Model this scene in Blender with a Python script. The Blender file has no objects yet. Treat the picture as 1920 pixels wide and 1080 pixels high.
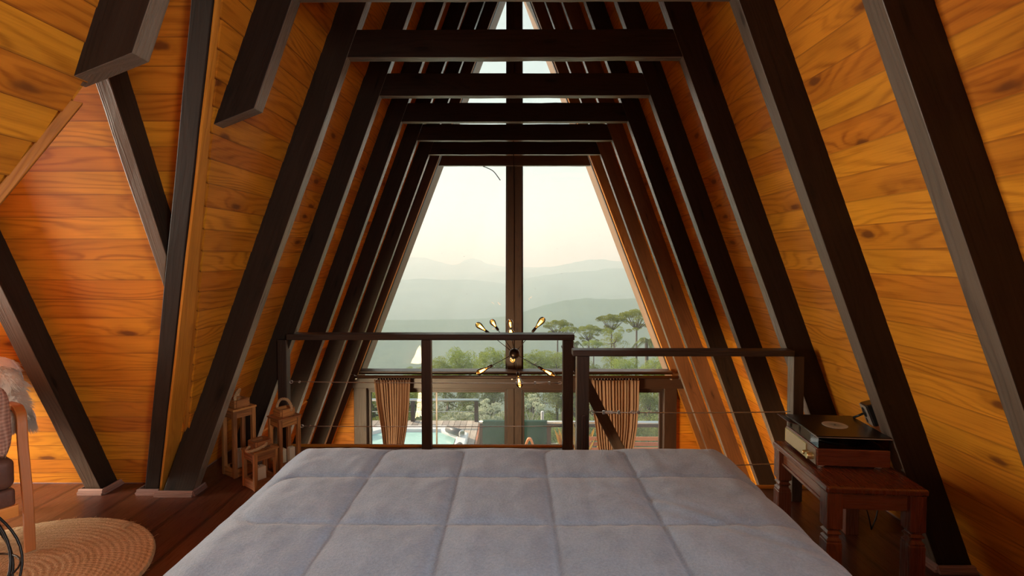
import bpy, bmesh, math, random
from mathutils import Vector, Matrix, noise as mnoise
R = math.radians
random.seed(7)
S = bpy.context.scene
C = S.collection

# ------------------------------------------------------------------ camera
CZ = 1.30                      # eye height above the loft floor
FPX = 970.0                    # focal length in pixels of a 1920 wide frame
PITCH = math.atan(30 / FPX)
YAW = math.atan(5 / FPX)
cam_d = bpy.data.cameras.new('camera')
cam = bpy.data.objects.new('camera', cam_d); C.objects.link(cam)
cam_d.sensor_width = 36.0
cam_d.lens = FPX / 1920 * 36
cam_d.shift_y = -30 / 1920
cam_d.clip_start = 0.05; cam_d.clip_end = 30000
cam.location = (0, 0, CZ)
cam.rotation_euler = (R(90) - PITCH, 0, YAW)
S.camera = cam
CAMR = cam.rotation_euler.to_matrix()

def W(px, py, d):
    """world point seen at pixel (px,py) whose y coordinate is d"""
    v = CAMR @ Vector(((px - 960) / FPX, -(py - 510) / FPX, -1))
    return Vector((0, 0, CZ)) + v * (d / v.y)

# ------------------------------------------------------------------ view
S.view_settings.view_transform = 'Standard'
S.view_settings.look = 'None'
S.view_settings.gamma = 1
S.view_settings.use_curve_mapping = False
S.view_settings.exposure = 0.16
S.cycles.volume_bounces = 1
S.cycles.max_bounces = 9
S.cycles.diffuse_bounces = 5
S.cycles.transparent_max_bounces = 16
S.cycles.sample_clamp_indirect = 6

# ------------------------------------------------------------------ node helper
class N:
    def __init__(s, tree):
        s.t = tree; s.n = tree.nodes; s.l = tree.links
    def new(s, kind, **kw):
        nd = s.n.new(kind)
        for k, v in kw.items():
            setattr(nd, k, v)
        return nd
    def put(s, sock, v):
        if v is None: return
        if hasattr(v, 'is_linked') or isinstance(v, bpy.types.NodeSocket):
            s.l.new(v, sock)
        else:
            if sock.type == 'RGBA' and len(v) == 3: v = (*v, 1)
            sock.default_value = v
    def m(s, op, a, b=None, c=None, clamp=False):
        nd = s.new('ShaderNodeMath', operation=op); nd.use_clamp = clamp
        s.put(nd.inputs[0], a); s.put(nd.inputs[1], b); s.put(nd.inputs[2], c)
        return nd.outputs[0]
    def xyz(s, x, y, z=0.0):
        nd = s.new('ShaderNodeCombineXYZ')
        s.put(nd.inputs[0], x); s.put(nd.inputs[1], y); s.put(nd.inputs[2], z)
        return nd.outputs[0]
    def noise(s, vec, scale=1.0, detail=2.0, rough=0.5, dist=0.0, col=False):
        nd = s.new('ShaderNodeTexNoise')
        s.put(nd.inputs['Vector'], vec); s.put(nd.inputs['Scale'], scale)
        s.put(nd.inputs['Detail'], detail); s.put(nd.inputs['Roughness'], rough)
        s.put(nd.inputs['Distortion'], dist)
        return nd.outputs['Color' if col else 'Fac']
    def mix(s, f, a, b, mode='MIX'):
        nd = s.new('ShaderNodeMix', data_type='RGBA', blend_type=mode)
        s.put(nd.inputs[0], f); s.put(nd.inputs[6], a); s.put(nd.inputs[7], b)
        return nd.outputs[2]
    def ramp(s, f, stops, interp='LINEAR'):
        nd = s.new('ShaderNodeValToRGB'); r = nd.color_ramp; r.interpolation = interp
        while len(r.elements) < len(stops): r.elements.new(0.5)
        for e, (p, c) in zip(r.elements, stops):
            e.position = p; e.color = (*c, 1) if len(c) == 3 else c
        s.put(nd.inputs[0], f)
        return nd.outputs[0]
    def rng(s, f, a, b, c, d, smooth=False):
        nd = s.new('ShaderNodeMapRange')
        if smooth: nd.interpolation_type = 'SMOOTHSTEP'
        s.put(nd.inputs[0], f)
        for i, v in enumerate((a, b, c, d)): s.put(nd.inputs[i + 1], v)
        return nd.outputs[0]
    def bump(s, h, strength=0.3, dist=0.01):
        nd = s.new('ShaderNodeBump')
        s.put(nd.inputs['Height'], h); nd.inputs['Strength'].default_value = strength
        nd.inputs['Distance'].default_value = dist
        return nd.outputs[0]

# ------------------------------------------------------------------ world
world = bpy.data.worlds.new('world'); S.world = world
world.use_nodes = True
n = N(world.node_tree); n.n.clear()
tc = n.new('ShaderNodeTexCoord')
sep = n.new('ShaderNodeSeparateXYZ'); n.l.new(tc.outputs['Generated'], sep.inputs[0])
zz = sep.outputs[2]
grad = n.ramp(n.rng(zz, -0.1, 0.9, 0, 1),
              [(0.0, (0.55, 0.56, 0.50)), (0.09, (0.86, 0.92, 0.88)), (0.13, (0.80, 0.90, 0.89)),
               (0.20, (0.68, 0.84, 0.86)), (0.28, (0.52, 0.72, 0.80)), (0.6, (0.62, 0.74, 0.80)), (1.0, (0.42, 0.56, 0.74))])
cv = n.xyz(n.m('MULTIPLY', sep.outputs[0], 2.6), n.m('MULTIPLY', sep.outputs[1], 2.6), n.m('MULTIPLY', zz, 26.0))
cl = n.noise(cv, 1.7, 5.0, 0.55, 0.3)
clm = n.m('MULTIPLY', n.rng(cl, 0.47, 0.62, 0, 1, True),
          n.m('MULTIPLY', n.rng(zz, 0.01, 0.04, 0, 1, True), n.rng(zz, 0.10, 0.22, 1, 0, True)))
sky = n.mix(n.m('MULTIPLY', clm, 0.8), grad, (1.06, 1.04, 0.96))
# the brightness of the sky on the side of the low sun (left, ahead)
SUN_AZ = Vector((-0.86, 0.51, 0.0)).normalized()
SUN_EL = R(24)
sund = Vector((SUN_AZ.x * math.cos(SUN_EL), SUN_AZ.y * math.cos(SUN_EL), math.sin(SUN_EL)))
dt = n.new('ShaderNodeVectorMath', operation='DOT_PRODUCT')
n.l.new(tc.outputs['Generated'], dt.inputs[0]); dt.inputs[1].default_value = sund
glow = n.m('POWER', n.m('MAXIMUM', dt.outputs['Value'], 0.0), 5.0)
sky2 = n.mix(n.m('MULTIPLY', glow, 1.0), sky, (1.6, 1.35, 1.0), 'ADD')
bg = n.new('ShaderNodeBackground'); n.put(bg.inputs[0], sky2); bg.inputs[1].default_value = 0.79
wo = n.new('ShaderNodeOutputWorld'); n.l.new(bg.outputs[0], wo.inputs[0])

# ------------------------------------------------------------------ sun, assumed daylight lamps out of frame, added fill lamps
def light(name, kind, energy, color, loc, rot, **kw):
    d = bpy.data.lights.new(name, kind); d.energy = energy; d.color = color
    for k, v in kw.items(): setattr(d, k, v)
    o = bpy.data.objects.new(name, d); C.objects.link(o)
    o.location = loc; o.rotation_euler = rot
    return o
SUN = light('sun', 'SUN', 8.0, (1.0, 0.89, 0.72), (0, 0, 30), (0, 0, 0), angle=R(1.2))
SUN.rotation_euler = sund.to_track_quat('Z', 'Y').to_euler()
# lamp for daylight at an assumed side gable window (left of the frame)
sg_ = light('assumed_side_gable_lamp', 'AREA', 250, (1.0, 0.96, 0.82), (-4.92, 1.81, 0.98), (0, R(-90), 0),
      shape='RECTANGLE', size=1.5, size_y=1.5)
sg_.rotation_euler = Vector((-.75, -.65, .05)).to_track_quat('Z', 'Y').to_euler()
# added fill lamps behind the camera, one under each slope
for sd_, pw_ in ((-1, 4), (1, 165)):
    v_ = Vector((sd_ * .938, .22, .346))
    q_ = light('added_roof_fill', 'AREA', pw_, (1.0, 0.955, 0.90), (sd_ * (1.925 - 1.75 / 2.71 - .05), -1.1, 1.73), (0, 0, 0), shape='RECTANGLE', size=1.5, size_y=1.3)
    q_.rotation_euler = v_.to_track_quat('Z', 'Y').to_euler()
# assumed lamp for low warm light below the loft; no window built there
gl_ = light('assumed_ground_side_lamp', 'AREA', 420, (1.0, 0.76, 0.45), (-2.35, 1.3, -1.45), (0, 0, 0), shape='RECTANGLE', size=1.2, size_y=1.5)
gl_.rotation_euler = Vector((-1, -.75, -.35)).to_track_quat('Z', 'Y').to_euler()

# ------------------------------------------------------------------ object helpers
def tag(o, label=None, cat=None, group=None, kind=None):
    if label: o['label'] = label
    if cat: o['category'] = cat
    if group: o['group'] = group
    if kind: o['kind'] = kind
    return o
def empty(name, loc, label, cat, group=None, rz=0):
    o = bpy.data.objects.new(name, None); C.objects.link(o)
    o.empty_display_size = 0.1
    o.location = loc; o.rotation_euler = (0, 0, rz)
    return tag(o, label, cat, group)
def obj(name, bm, mats, parent=None, bevel=0.0, smooth=False, seg=2, sub=0, solid=0.0, auto=None):
    me = bpy.data.meshes.new(name)
    bm.normal_update(); bm.to_mesh(me); bm.free()
    if not isinstance(mats, (list, tuple)): mats = [mats]
    for mt in mats: me.materials.append(mt)
    o = bpy.data.objects.new(name, me); C.objects.link(o)
    if parent is not None: o.parent = parent
    if solid:
        md = o.modifiers.new('solid', 'SOLIDIFY'); md.thickness = solid; md.offset = -1
    if bevel:
        md = o.modifiers.new('bevel', 'BEVEL'); md.width = bevel; md.segments = seg
        md.limit_method = 'ANGLE'; md.angle_limit = R(40)
    if sub:
        md = o.modifiers.new('sub', 'SUBSURF'); md.levels = sub; md.render_levels = sub
    if smooth:
        for p in me.polygons: p.use_smooth = True
    return o
def struct(name, bm, mats, label, **kw):
    return tag(obj(name, bm, mats, **kw), label, 'structure' if False else kw.get('cat', None), kind='structure')

def nb():
    bm = bmesh.new(); bm.loops.layers.uv.new('UVMap'); return bm
def quad(bm, vs, uvs=None, mi=0):
    try: f = bm.faces.new(vs)
    except ValueError: return None
    f.material_index = mi
    if uvs:
        uv = bm.loops.layers.uv.active
        for l, c in zip(f.loops, uvs): l[uv].uv = c
    return f
def hexa(bm, p, L=0, mi=0, seed=None, off=None):
    """p: 8 points, p[0..3] start section, p[4..7] end section. UV u runs from start to end."""
    vs = [bm.verts.new(q) for q in p]
    o = off if off is not None else random.random() * 9
    ln = ((Vector(p[4]) - Vector(p[0])).length)
    w = [(Vector(p[(i + 1) % 4]) - Vector(p[i])).length for i in range(4)]
    acc = o
    for i in range(4):
        j = (i + 1) % 4
        quad(bm, [vs[i], vs[j], vs[4 + j], vs[4 + i]], [(o, acc), (o, acc + w[i]), (o + ln, acc + w[i]), (o + ln, acc)], mi)
        acc += w[i] + .013
    quad(bm, [vs[3], vs[2], vs[1], vs[0]], [(0, 0), (.02, 0), (.02, .1), (0, .1)], mi)
    quad(bm, [vs[4], vs[5], vs[6], vs[7]], [(0, 0), (.02, 0), (.02, .1), (0, .1)], mi)
    return vs
def box(bm, x0, x1, y0, y1, z0, z1, axis=None, mi=0):
    d = (abs(x1 - x0), abs(y1 - y0), abs(z1 - z0))
    a = axis if axis is not None else d.index(max(d))
    if a == 0:
        p = [(x0, y0, z0), (x0, y1, z0), (x0, y1, z1), (x0, y0, z1), (x1, y0, z0), (x1, y1, z0), (x1, y1, z1), (x1, y0, z1)]
    elif a == 1:
        p = [(x0, y0, z0), (x0, y0, z1), (x1, y0, z1), (x1, y0, z0), (x0, y1, z0), (x0, y1, z1), (x1, y1, z1), (x1, y1, z0)]
    else:
        p = [(x0, y0, z0), (x1, y0, z0), (x1, y1, z0), (x0, y1, z0), (x0, y0, z1), (x1, y0, z1), (x1, y1, z1), (x0, y1, z1)]
    vs = hexa(bm, p, mi=mi)
    return vs
def fixn(bm):
    bmesh.ops.recalc_face_normals(bm, faces=bm.faces[:]); return bm
def beam(bm, p0, p1, w, h, up=(0, 0, 1), mi=0):
    p0, p1 = Vector(p0), Vector(p1); d = (p1 - p0).normalized()
    s = d.cross(Vector(up)).normalized(); u = s.cross(d).normalized()
    q = [-s * w / 2 - u * h / 2, s * w / 2 - u * h / 2, s * w / 2 + u * h / 2, -s * w / 2 + u * h / 2]
    return hexa(bm, [p0 + a for a in q] + [p1 + a for a in q], mi=mi)
def cut(bm, co, no, fill=True):
    """keep the side the normal points away from"""
    g = bm.verts[:] + bm.edges[:] + bm.faces[:]
    r = bmesh.ops.bisect_plane(bm, geom=g, plane_co=Vector(co), plane_no=Vector(no), clear_outer=True)
    if fill:
        es = [e for e in r['geom_cut'] if isinstance(e, bmesh.types.BMEdge)]
        if es: bmesh.ops.holes_fill(bm, edges=es, sides=0)
    return bm
def tube(bm, pts, r, n=8, cap=True, mi=0, closed=False):
    pts = [Vector(p) for p in pts]; rings = []; acc = 0
    prev = None
    for i, p in enumerate(pts):
        if closed: t = pts[(i + 1) % len(pts)] - pts[i - 1]
        else: t = (pts[min(i + 1, len(pts) - 1)] - pts[max(i - 1, 0)])
        t.normalize()
        if prev is None:
            a = Vector((0, 0, 1)) if abs(t.z) < .9 else Vector((1, 0, 0))
            s = t.cross(a).normalized()
        else:
            s = (prev - t * prev.dot(t)).normalized()
        prev = s; u = t.cross(s)
        rr = r[i] if isinstance(r, (list, tuple)) else r
        rings.append(([bm.verts.new(p + (s * math.cos(2 * math.pi * k / n) + u * math.sin(2 * math.pi * k / n)) * rr) for k in range(n)], acc))
        if i + 1 < len(pts): acc += (pts[i + 1] - p).length
    m = len(rings)
    for i in range(m if closed else m - 1):
        a, ua = rings[i]; b, ub = rings[(i + 1) % m]
        for k in range(n):
            k2 = (k + 1) % n
            f = quad(bm, [a[k], a[k2], b[k2], b[k]], [(ua, k / n * .1), (ua, (k + 1) / n * .1), (ub, (k + 1) / n * .1), (ub, k / n * .1)], mi)
            if f: f.smooth = True
    if cap and not closed:
        bm.faces.new(list(reversed(rings[0][0]))).material_index = mi
        bm.faces.new(rings[-1][0]).material_index = mi
    return bm
def lathe(bm, prof, n=20, M=None, mi=0, cap=True):
    """prof: (radius, height) pairs turned about local z"""
    M = M or Matrix.Identity(4); rings = []
    for r, h in prof:
        rings.append([bm.verts.new(M @ Vector((r * math.cos(2 * math.pi * k / n), r * math.sin(2 * math.pi * k / n), h))) for k in range(n)])
    for a, b in zip(rings, rings[1:]):
        for k in range(n):
            f = quad(bm, [a[k], a[(k + 1) % n], b[(k + 1) % n], b[k]], [(0, 0), (.02, 0), (.02, .05), (0, .05)], mi)
            if f: f.smooth = True
    if cap:
        bm.faces.new(list(reversed(rings[0]))).material_index = mi
        bm.faces.new(rings[-1]).material_index = mi
    return bm

# ------------------------------------------------------------------ materials
def mat(name):
    m = bpy.data.materials.new(name); m.use_nodes = True
    t = m.node_tree; t.nodes.clear(); k = N(t)
    b = k.new('ShaderNodeBsdfPrincipled'); o = k.new('ShaderNodeOutputMaterial')
    k.l.new(b.outputs[0], o.inputs[0])
    return m, k, b, o
def plain(name, col, rough=0.5, metal=0.0, var=0.0, scale=20, bump=0.0, spec=0.5, coat=0.0, sheen=0.0):
    m, k, b, o = mat(name)
    b.inputs['Roughness'].default_value = rough; b.inputs['Metallic'].default_value = metal
    b.inputs['Specular IOR Level'].default_value = spec; b.inputs['Coat Weight'].default_value = coat
    b.inputs['Sheen Weight'].default_value = sheen
    tcn = k.new('ShaderNodeTexCoord')
    nz = k.noise(tcn.outputs['Object'], scale, 4.0, 0.6)
    c2 = tuple(c * (1 - var) for c in col); c3 = tuple(min(1, c * (1 + var)) for c in col)
    k.put(b.inputs['Base Color'], k.mix(nz, c2, c3))
    if bump: k.put(b.inputs['Normal'], k.bump(nz, bump, 0.01))
    return m
def wood(name, light_c, dark_c, knot_c, rough=0.42, plank=None, ring=260.0, var=0.25, coat=0.0, knots=1.0, fine=0.4, wear=None, bump=0.12, spec=0.5):
    m, k, b, o = mat(name)
    uvn = k.new('ShaderNodeUVMap'); s = k.new('ShaderNodeSeparateXYZ'); k.l.new(uvn.outputs[0], s.inputs[0])
    u, v = s.outputs[0], s.outputs[1]
    if plank:
        idx = k.m('FLOOR', k.m('DIVIDE', v, plank))
    else:
        oi = k.new('ShaderNodeObjectInfo'); idx = k.m('MULTIPLY', oi.outputs['Random'], 57.0)
    wn = k.new('ShaderNodeTexWhiteNoise', noise_dimensions='1D'); k.put(wn.inputs['W'], idx)
    r = wn.outputs['Value']
    u2 = k.m('ADD', u, k.m('MULTIPLY', r, 41.0))
    if plank:   # butt joints every few metres
        v2 = k.m('ADD', v, k.m('MULTIPLY', r, 13.0))
    else: v2 = k.m('ADD', v, k.m('MULTIPLY', r, 5.0))
    vor = k.new('ShaderNodeTexVoronoi', voronoi_dimensions='2D', feature='F1')
    k.put(vor.inputs['Vector'], k.xyz(k.m('MULTIPLY', u2, 1.15), k.m('MULTIPLY', v2, 4.2)))
    vor.inputs['Scale'].default_value = 1.0
    wob = k.noise(k.xyz(k.m('MULTIPLY', u2, 14.0), k.m('MULTIPLY', v2, 30.0)), 1.0, 2.0)
    dist = k.m('ADD', vor.outputs['Distance'], k.m('MULTIPLY', k.m('SUBTRACT', wob, .5), 0.07))
    n1 = k.noise(k.xyz(k.m('MULTIPLY', u2, 0.9), k.m('MULTIPLY', v2, 7.0), r), 1.0, 2.0, 0.5, 0.4)
    ph = k.m('ADD', k.m('MULTIPLY', v2, ring), k.m('MULTIPLY', n1, 62.0))
    ph = k.m('ADD', ph, k.m('DIVIDE', 2.6 * knots * 2.5, k.m('ADD', dist, 0.22)))
    wv = k.m('MULTIPLY_ADD', k.m('SINE', ph), 0.5, 0.5)
    wv = k.m('POWER', wv, 2.2)
    gm = k.noise(k.xyz(k.m('MULTIPLY', u2, 1.7), k.m('MULTIPLY', v2, 14.0), 3.0), 1.0, 3.0, .6)
    wv = k.m('MULTIPLY', wv, k.rng(gm, .35, .65, .15, 1.15))
    fn = k.noise(k.xyz(k.m('MULTIPLY', u2, 5.0), k.m('MULTIPLY', v2, 260.0)), 1.0, 2.0, 0.6)
    blot = k.noise(k.xyz(k.m('MULTIPLY', u2, 2.0), k.m('MULTIPLY', v2, 6.0)), 1.3, 2.0)
    f = k.m('ADD', k.m('MULTIPLY', wv, 0.55), k.m('MULTIPLY', k.m('SUBTRACT', fn, 0.5), fine * 2), clamp=True)
    col = k.mix(f, light_c, dark_c)
    hs = k.new('ShaderNodeHueSaturation')
    k.put(hs.inputs['Value'], k.m('MULTIPLY', k.rng(r, 0, 1, 1 - var, 1 + var), k.rng(blot, .3, .7, .86, 1.14)))
    k.put(hs.inputs['Hue'], k.rng(wn.outputs['Value'], 0, 1, 0.493, 0.506)); k.put(hs.inputs['Color'], col)
    col = hs.outputs[0]
    kn = k.m('MULTIPLY', k.rng(dist, 0.02, 0.062, 1, 0, True), 0.9 * min(knots, 1))
    halo = k.m('MULTIPLY', k.rng(dist, 0.04, 0.15, 1, 0, True), 0.4 * min(knots, 1))
    col = k.mix(halo, col, dark_c); col = k.mix(kn, col, knot_c)
    if wear:
        wz = k.noise(k.xyz(k.m('MULTIPLY', u2, 3.0), k.m('MULTIPLY', v2, 40.0)), 1.0, 4.0, .65)
        col = k.mix(k.m('MULTIPLY', k.rng(wz, .45, .7, 0, 1), wear[1]), col, wear[0])
    if plank:
        fr_ = k.m('FRACT', k.m('DIVIDE', v, plank))
        e1 = k.m('SUBTRACT', 1.0, k.rng(k.m('ABSOLUTE', k.m('SUBTRACT', fr_, 1 - .018 / plank if plank < .12 else 2)), .03, .06, 0, 1))
        e2 = k.m('SUBTRACT', 1.0, k.rng(k.m('MINIMUM', fr_, k.m('SUBTRACT', 1.0, fr_)), .035, .09, 0, 1))
        col = k.mix(k.m('MULTIPLY', k.m('MAXIMUM', k.m('MULTIPLY', e1, .5), e2), .8), col, knot_c)
    k.put(b.inputs['Base Color'], col)
    b.inputs['Roughness'].default_value = rough
    k.put(b.inputs['Roughness'], k.rng(fn, .3, .7, rough - .05, rough + .1))
    b.inputs['Specular IOR Level'].default_value = spec
    b.inputs['Coat Weight'].default_value = coat; b.inputs['Coat Roughness'].default_value = 0.2
    k.put(b.inputs['Normal'], k.bump(k.m('ADD', k.m('MULTIPLY', fn, .6), k.m('MULTIPLY', wv, .4)), bump, 0.004))
    return m

PINE = dict(light_c=(0.60, 0.218, 0.017), dark_c=(0.26, 0.068, 0.005), knot_c=(0.15, 0.045, 0.010))
PW = 0.102
M = {}
M['pine'] = wood('varnished_pine', **PINE, rough=.45, spec=.22, plank=PW, var=.11, knots=1.0)
M['lath'] = wood('pine_lath', (0.56, 0.22, 0.025), (0.34, 0.11, 0.012), (0.1, .03, .01), rough=.5, spec=.2, knots=.3)
M['dark'] = wood('dark_stain', (0.024, 0.014, 0.009), (0.011, 0.007, 0.005), (0.006, .004, .003), rough=.56, ring=240, wear=((.040, .028, .020), .3), bump=.13, spec=.22)
M['edge'] = wood('planed_edge_sheen', (0.18, 0.135, 0.095), (0.10, 0.074, 0.052), (0.04, .027, .018), rough=.27, coat=.35, ring=330, wear=((.25, .21, .17), .5), bump=.35)  # planed wood, paled further so the colour carries the window sheen
M['railw'] = wood('rail_stain', (0.050, 0.031, 0.021), (0.024, 0.015, 0.010), (0.012, .008, .005), rough=.42, ring=240, wear=((.08, .055, .04), .3), bump=.3)
M['edgeb'] = wood('brown_planed_edge_sheen', (0.095, 0.055, 0.032), (0.05, 0.03, 0.018), (0.02, .012, .008), rough=.45, ring=300, wear=((.12, .08, .05), .4), bump=.3)  # browner copy, light on the narrow face kept in the colour
M['brownw'] = wood('brown_window_timber', (0.048, 0.022, 0.012), (0.024, 0.011, 0.006), (0.02, .009, .005), rough=.4, ring=210)
M['edgem'] = wood('grey_brown_edge_sheen', (0.115, 0.082, 0.058), (0.06, 0.042, 0.03), (0.03, .02, .014), rough=.4, ring=300, wear=((.15, .12, .095), .45), bump=.3)  # dimmer copy for near right rafters, sheen painted into the colour
M['brown_lit'] = wood('lit_brown_timber', (0.19, 0.085, 0.032), (0.10, 0.040, 0.015), (0.05, .02, .01), rough=.4, ring=210)  # lit copy of the window timber, warm light put into the brown
M['reveal'] = wood('reveal_board', (0.34, 0.20, 0.10), (0.24, 0.135, 0.065), (0.1, .06, .03), rough=.5, knots=.2)
M['floor'] = wood('red_laminate_floor', (0.120, 0.040, 0.020), (0.060, 0.019, 0.010), (0.05, .015, .008), rough=.3, plank=.19, ring=120, knots=.15, var=.18, bump=.04)
M['mahog'] = wood('mahogany', (0.170, 0.050, 0.022), (0.085, 0.022, 0.010), (0.07, .016, .008), rough=.26, ring=180, knots=.1, coat=.35, fine=.6)
M['base'] = wood('mauve_skirting', (0.26, 0.15, 0.12), (0.19, 0.10, 0.08), (0.15, .08, .06), rough=.25, knots=.0, ring=120)
M['burnt'] = wood('burnt_pine', (0.50, 0.21, 0.060), (0.085, 0.028, 0.009), (0.03, .012, .006), rough=.55, ring=270, knots=.6, wear=((.03, .014, .007), .7))
M['chairw'] = wood('bent_beech', (0.62, 0.25, 0.06), (0.46, 0.16, 0.033), (0.3, .1, .03), rough=.35, ring=150, knots=0)
M['deckw'] = wood('grey_deck_boards', (0.46, 0.38, 0.31), (0.32, 0.25, 0.20), (0.2, .15, .1), rough=.7, plank=.14, knots=.3)
M['orangew'] = wood('orange_garden_timber', (0.55, 0.20, 0.08), (0.40, 0.13, 0.05), (0.2, .08, .03), rough=.5, knots=.2)
M['steel'] = plain('stainless_steel', (.78, .77, .73), .38, 1.0)
M['bulbmetal'] = plain('bronze_metal', (.045, .03, .022), .35, .85)
M['black'] = plain('black_plastic', (.010, .010, .011), .3)
M['blackm'] = plain('black_metal', (.02, .02, .02), .35, .6)
M['silver'] = plain('silver_face', (.62, .58, .52), .35, .7)
M['rope'] = plain('sisal_rope', (.52, .34, .17), .9, var=.35, scale=160, bump=.6)
M['wax'] = plain('cream_wax', (.78, .68, .48), .5, var=.05)
M['leather'] = plain('brown_leather', (.125, .062, .046), .42, var=.2, scale=50, bump=.15)
M['towel'] = plain('green_towel', (.02, .085, .055), .95, var=.3, scale=90, bump=.5)
M['white'] = plain('white_paint', (.78, .77, .73), .5, var=.04)
M['acryl'] = plain('white_acrylic', (.80, .80, .78), .25, var=.03)
M['cushion'] = plain('grey_vinyl', (.10, .10, .10), .4, var=.2)
M['concrete'] = plain('grey_screed', (.16, .12, .10), .5, var=.2, scale=3)
M['roofout'] = plain('dark_shingle', (.03, .026, .024), .8, var=.3, scale=30)
M['terracotta'] = plain('pink_terracotta', (.62, .30, .22), .6, var=.12, scale=30)
# ---- special materials
def glass_mat(name, tint=(1, 1, 1), refl=1.0, dust=0.0):
    m = bpy.data.materials.new(name); m.use_nodes = True; t = m.node_tree; t.nodes.clear(); k = N(t)
    tr = k.new('ShaderNodeBsdfTransparent'); tr.inputs[0].default_value = (*tint, 1)
    gl = k.new('ShaderNodeBsdfGlossy'); gl.inputs['Roughness'].default_value = 0.02
    fr = k.new('ShaderNodeFresnel'); fr.inputs[0].default_value = 1.45
    mx = k.new('ShaderNodeMixShader'); k.put(mx.inputs[0], k.m('MULTIPLY', fr.outputs[0], refl))
    k.l.new(tr.outputs[0], mx.inputs[1]); k.l.new(gl.outputs[0], mx.inputs[2])
    if dust:
        tl = k.new('ShaderNodeBsdfTranslucent'); tl.inputs[0].default_value = (.84, .94, 1.0, 1); m2 = k.new('ShaderNodeMixShader')
        tcn = k.new('ShaderNodeTexCoord'); nz = k.noise(tcn.outputs['Object'], 2.2, 4, .6); sp_ = k.noise(tcn.outputs['Object'], 60, 2, .5)
        k.put(m2.inputs[0], k.m('ADD', k.m('MULTIPLY', k.rng(nz, .3, .7, .6, 1.4), dust), k.m('MULTIPLY', k.rng(sp_, .74, .78, 0, 1), .3)))
        k.l.new(mx.outputs[0], m2.inputs[1]); k.l.new(tl.outputs[0], m2.inputs[2]); mx = m2
    o = k.new('ShaderNodeOutputMaterial'); k.l.new(mx.outputs[0], o.inputs[0]); return m
M['glass'] = glass_mat('window_glass', (.98, .99, .97), .3, .026)
M['lid'] = glass_mat('clear_acrylic_lid', (.74, .72, .68), 1.6)
M['amber'] = glass_mat('amber_bulb_glass', (1.0, .74, .40), 1.2)
m, k, b, o = mat('glowing_filament'); b.inputs['Base Color'].default_value = (1, .6, .2, 1)
b.inputs['Emission Color'].default_value = (1.0, .52, .16, 1); b.inputs['Emission Strength'].default_value = 16; M['filament'] = m
# ---------------------------------------------------------------- room geometry
SL = 2.71                       # rise over run of the main roof slopes
XI = 1.756                      # half width between inner rafter faces at floor level
XO = 1.925                      # half width of the boarding at floor level
SD = 2.215                      # rise over run of the side gable
YF, YN = 2.94, 0.68             # side gable boarding at floor level, far and near
YR = (YF + YN) / 2; ZR = (YF - YN) / 2 * SD
ZG = -2.6                       # ground floor and deck level
FY = [2.11 + .655 * i for i in range(7)]    # front faces of the A frames, 0..6
TH = 0.07
CB, CT = 2.35, 2.495            # collar beam underside and top
YW = 6.2                        # glazing plane
YB = -2.5                       # rear wall
YE = 6.62                       # outer end of the roof overhang

def boards(bm, along0, along1, v0, v1, fn, w=PW, flip=False):
    """tongue and groove boards. fn(u, v, depth) -> point; v runs across the boards"""
    prof = [(0.0, .009), (.004, .0), (w - .019, 0.0), (w - .016, .005), (w - .004, .005)]
    i0 = math.floor(v0 / w); i1 = math.ceil(v1 / w)
    rows = []
    for i in range(i0, i1):
        for p, dd in prof: rows.append((i * w + p, dd))
    rows.append((i1 * w, .009))
    vs = [(bm.verts.new(fn(along0, v, d)), bm.verts.new(fn(along1, v, d)), v) for v, d in rows]
    for a, b_ in zip(vs, vs[1:]):
        e = 1e-4
        u = [(along0, a[2] + e), (along1, a[2] + e), (along1, b_[2] - e), (along0, b_[2] - e)]
        q = [a[0], a[1], b_[1], b_[0]]
        if flip: q.reverse(); u.reverse()
        quad(bm, q, u)

CS, SN = math.cos(math.atan(SL)), math.sin(math.atan(SL))
def slope_fn(side):
    def fn(u, v, d):      # v = distance up the slope from floor level, d = depth away from the room
        z = v * SN; x = XO - v * CS
        return (side * (x + d * SN), u, z + d * CS)
    return fn
VT = XO / CS
def slope(side, y0, y1, z0, z1, cuts=()):
    bm = nb()
    boards(bm, y0, y1, z0 / SN, z1 / SN, slope_fn(side), flip=(side < 0))
    cut(bm, (0, 0, z1), (0, 0, 1), False); cut(bm, (0, 0, z0), (0, 0, -1), False)
    cut(bm, (side * 0.002, 0, 0), (-side, 0, 0), False)
    for co, no in cuts: cut(bm, co, no, False)
    return bm
def join(bms):
    out = nb(); uvo = out.loops.layers.uv.active
    for bm in bms:
        uvi = bm.loops.layers.uv.active; mp = {}
        for v in bm.verts: mp[v] = out.verts.new(v.co)
        for f in bm.faces:
            try: g = out.faces.new([mp[v] for v in f.verts])
            except ValueError: continue
            g.material_index = f.material_index; g.smooth = f.smooth
            for a, b_ in zip(f.loops, g.loops): b_[uvo].uv = a[uvi].uv
        bm.free()
    return out
TOPZ = XO * SL
def sheet(name, bm, label, t=.03):
    o = obj(name, bm, M['pine'], solid=t); return tag(o, label, 'wall', kind='structure')
sheet('wall_right', slope(1, YB, YE, ZG, TOPZ), 'right-hand sloping roof side lined with orange varnished pine boards')
nfar = Vector((0, -1, -1 / SD)); nnear = Vector((0, 1, -1 / SD))
lo = slope(-1, YB, YE, ZG, -.03)
fa = slope(-1, YR, YE, 0.0, TOPZ, [((0, YF, 0), nfar)])
ne = slope(-1, YB, YR, 0.0, TOPZ, [((0, YN, 0), nnear)])
sheet('wall_left', join([lo, fa, ne]), 'left-hand sloping roof side lined with orange varnished pine boards')
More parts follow.
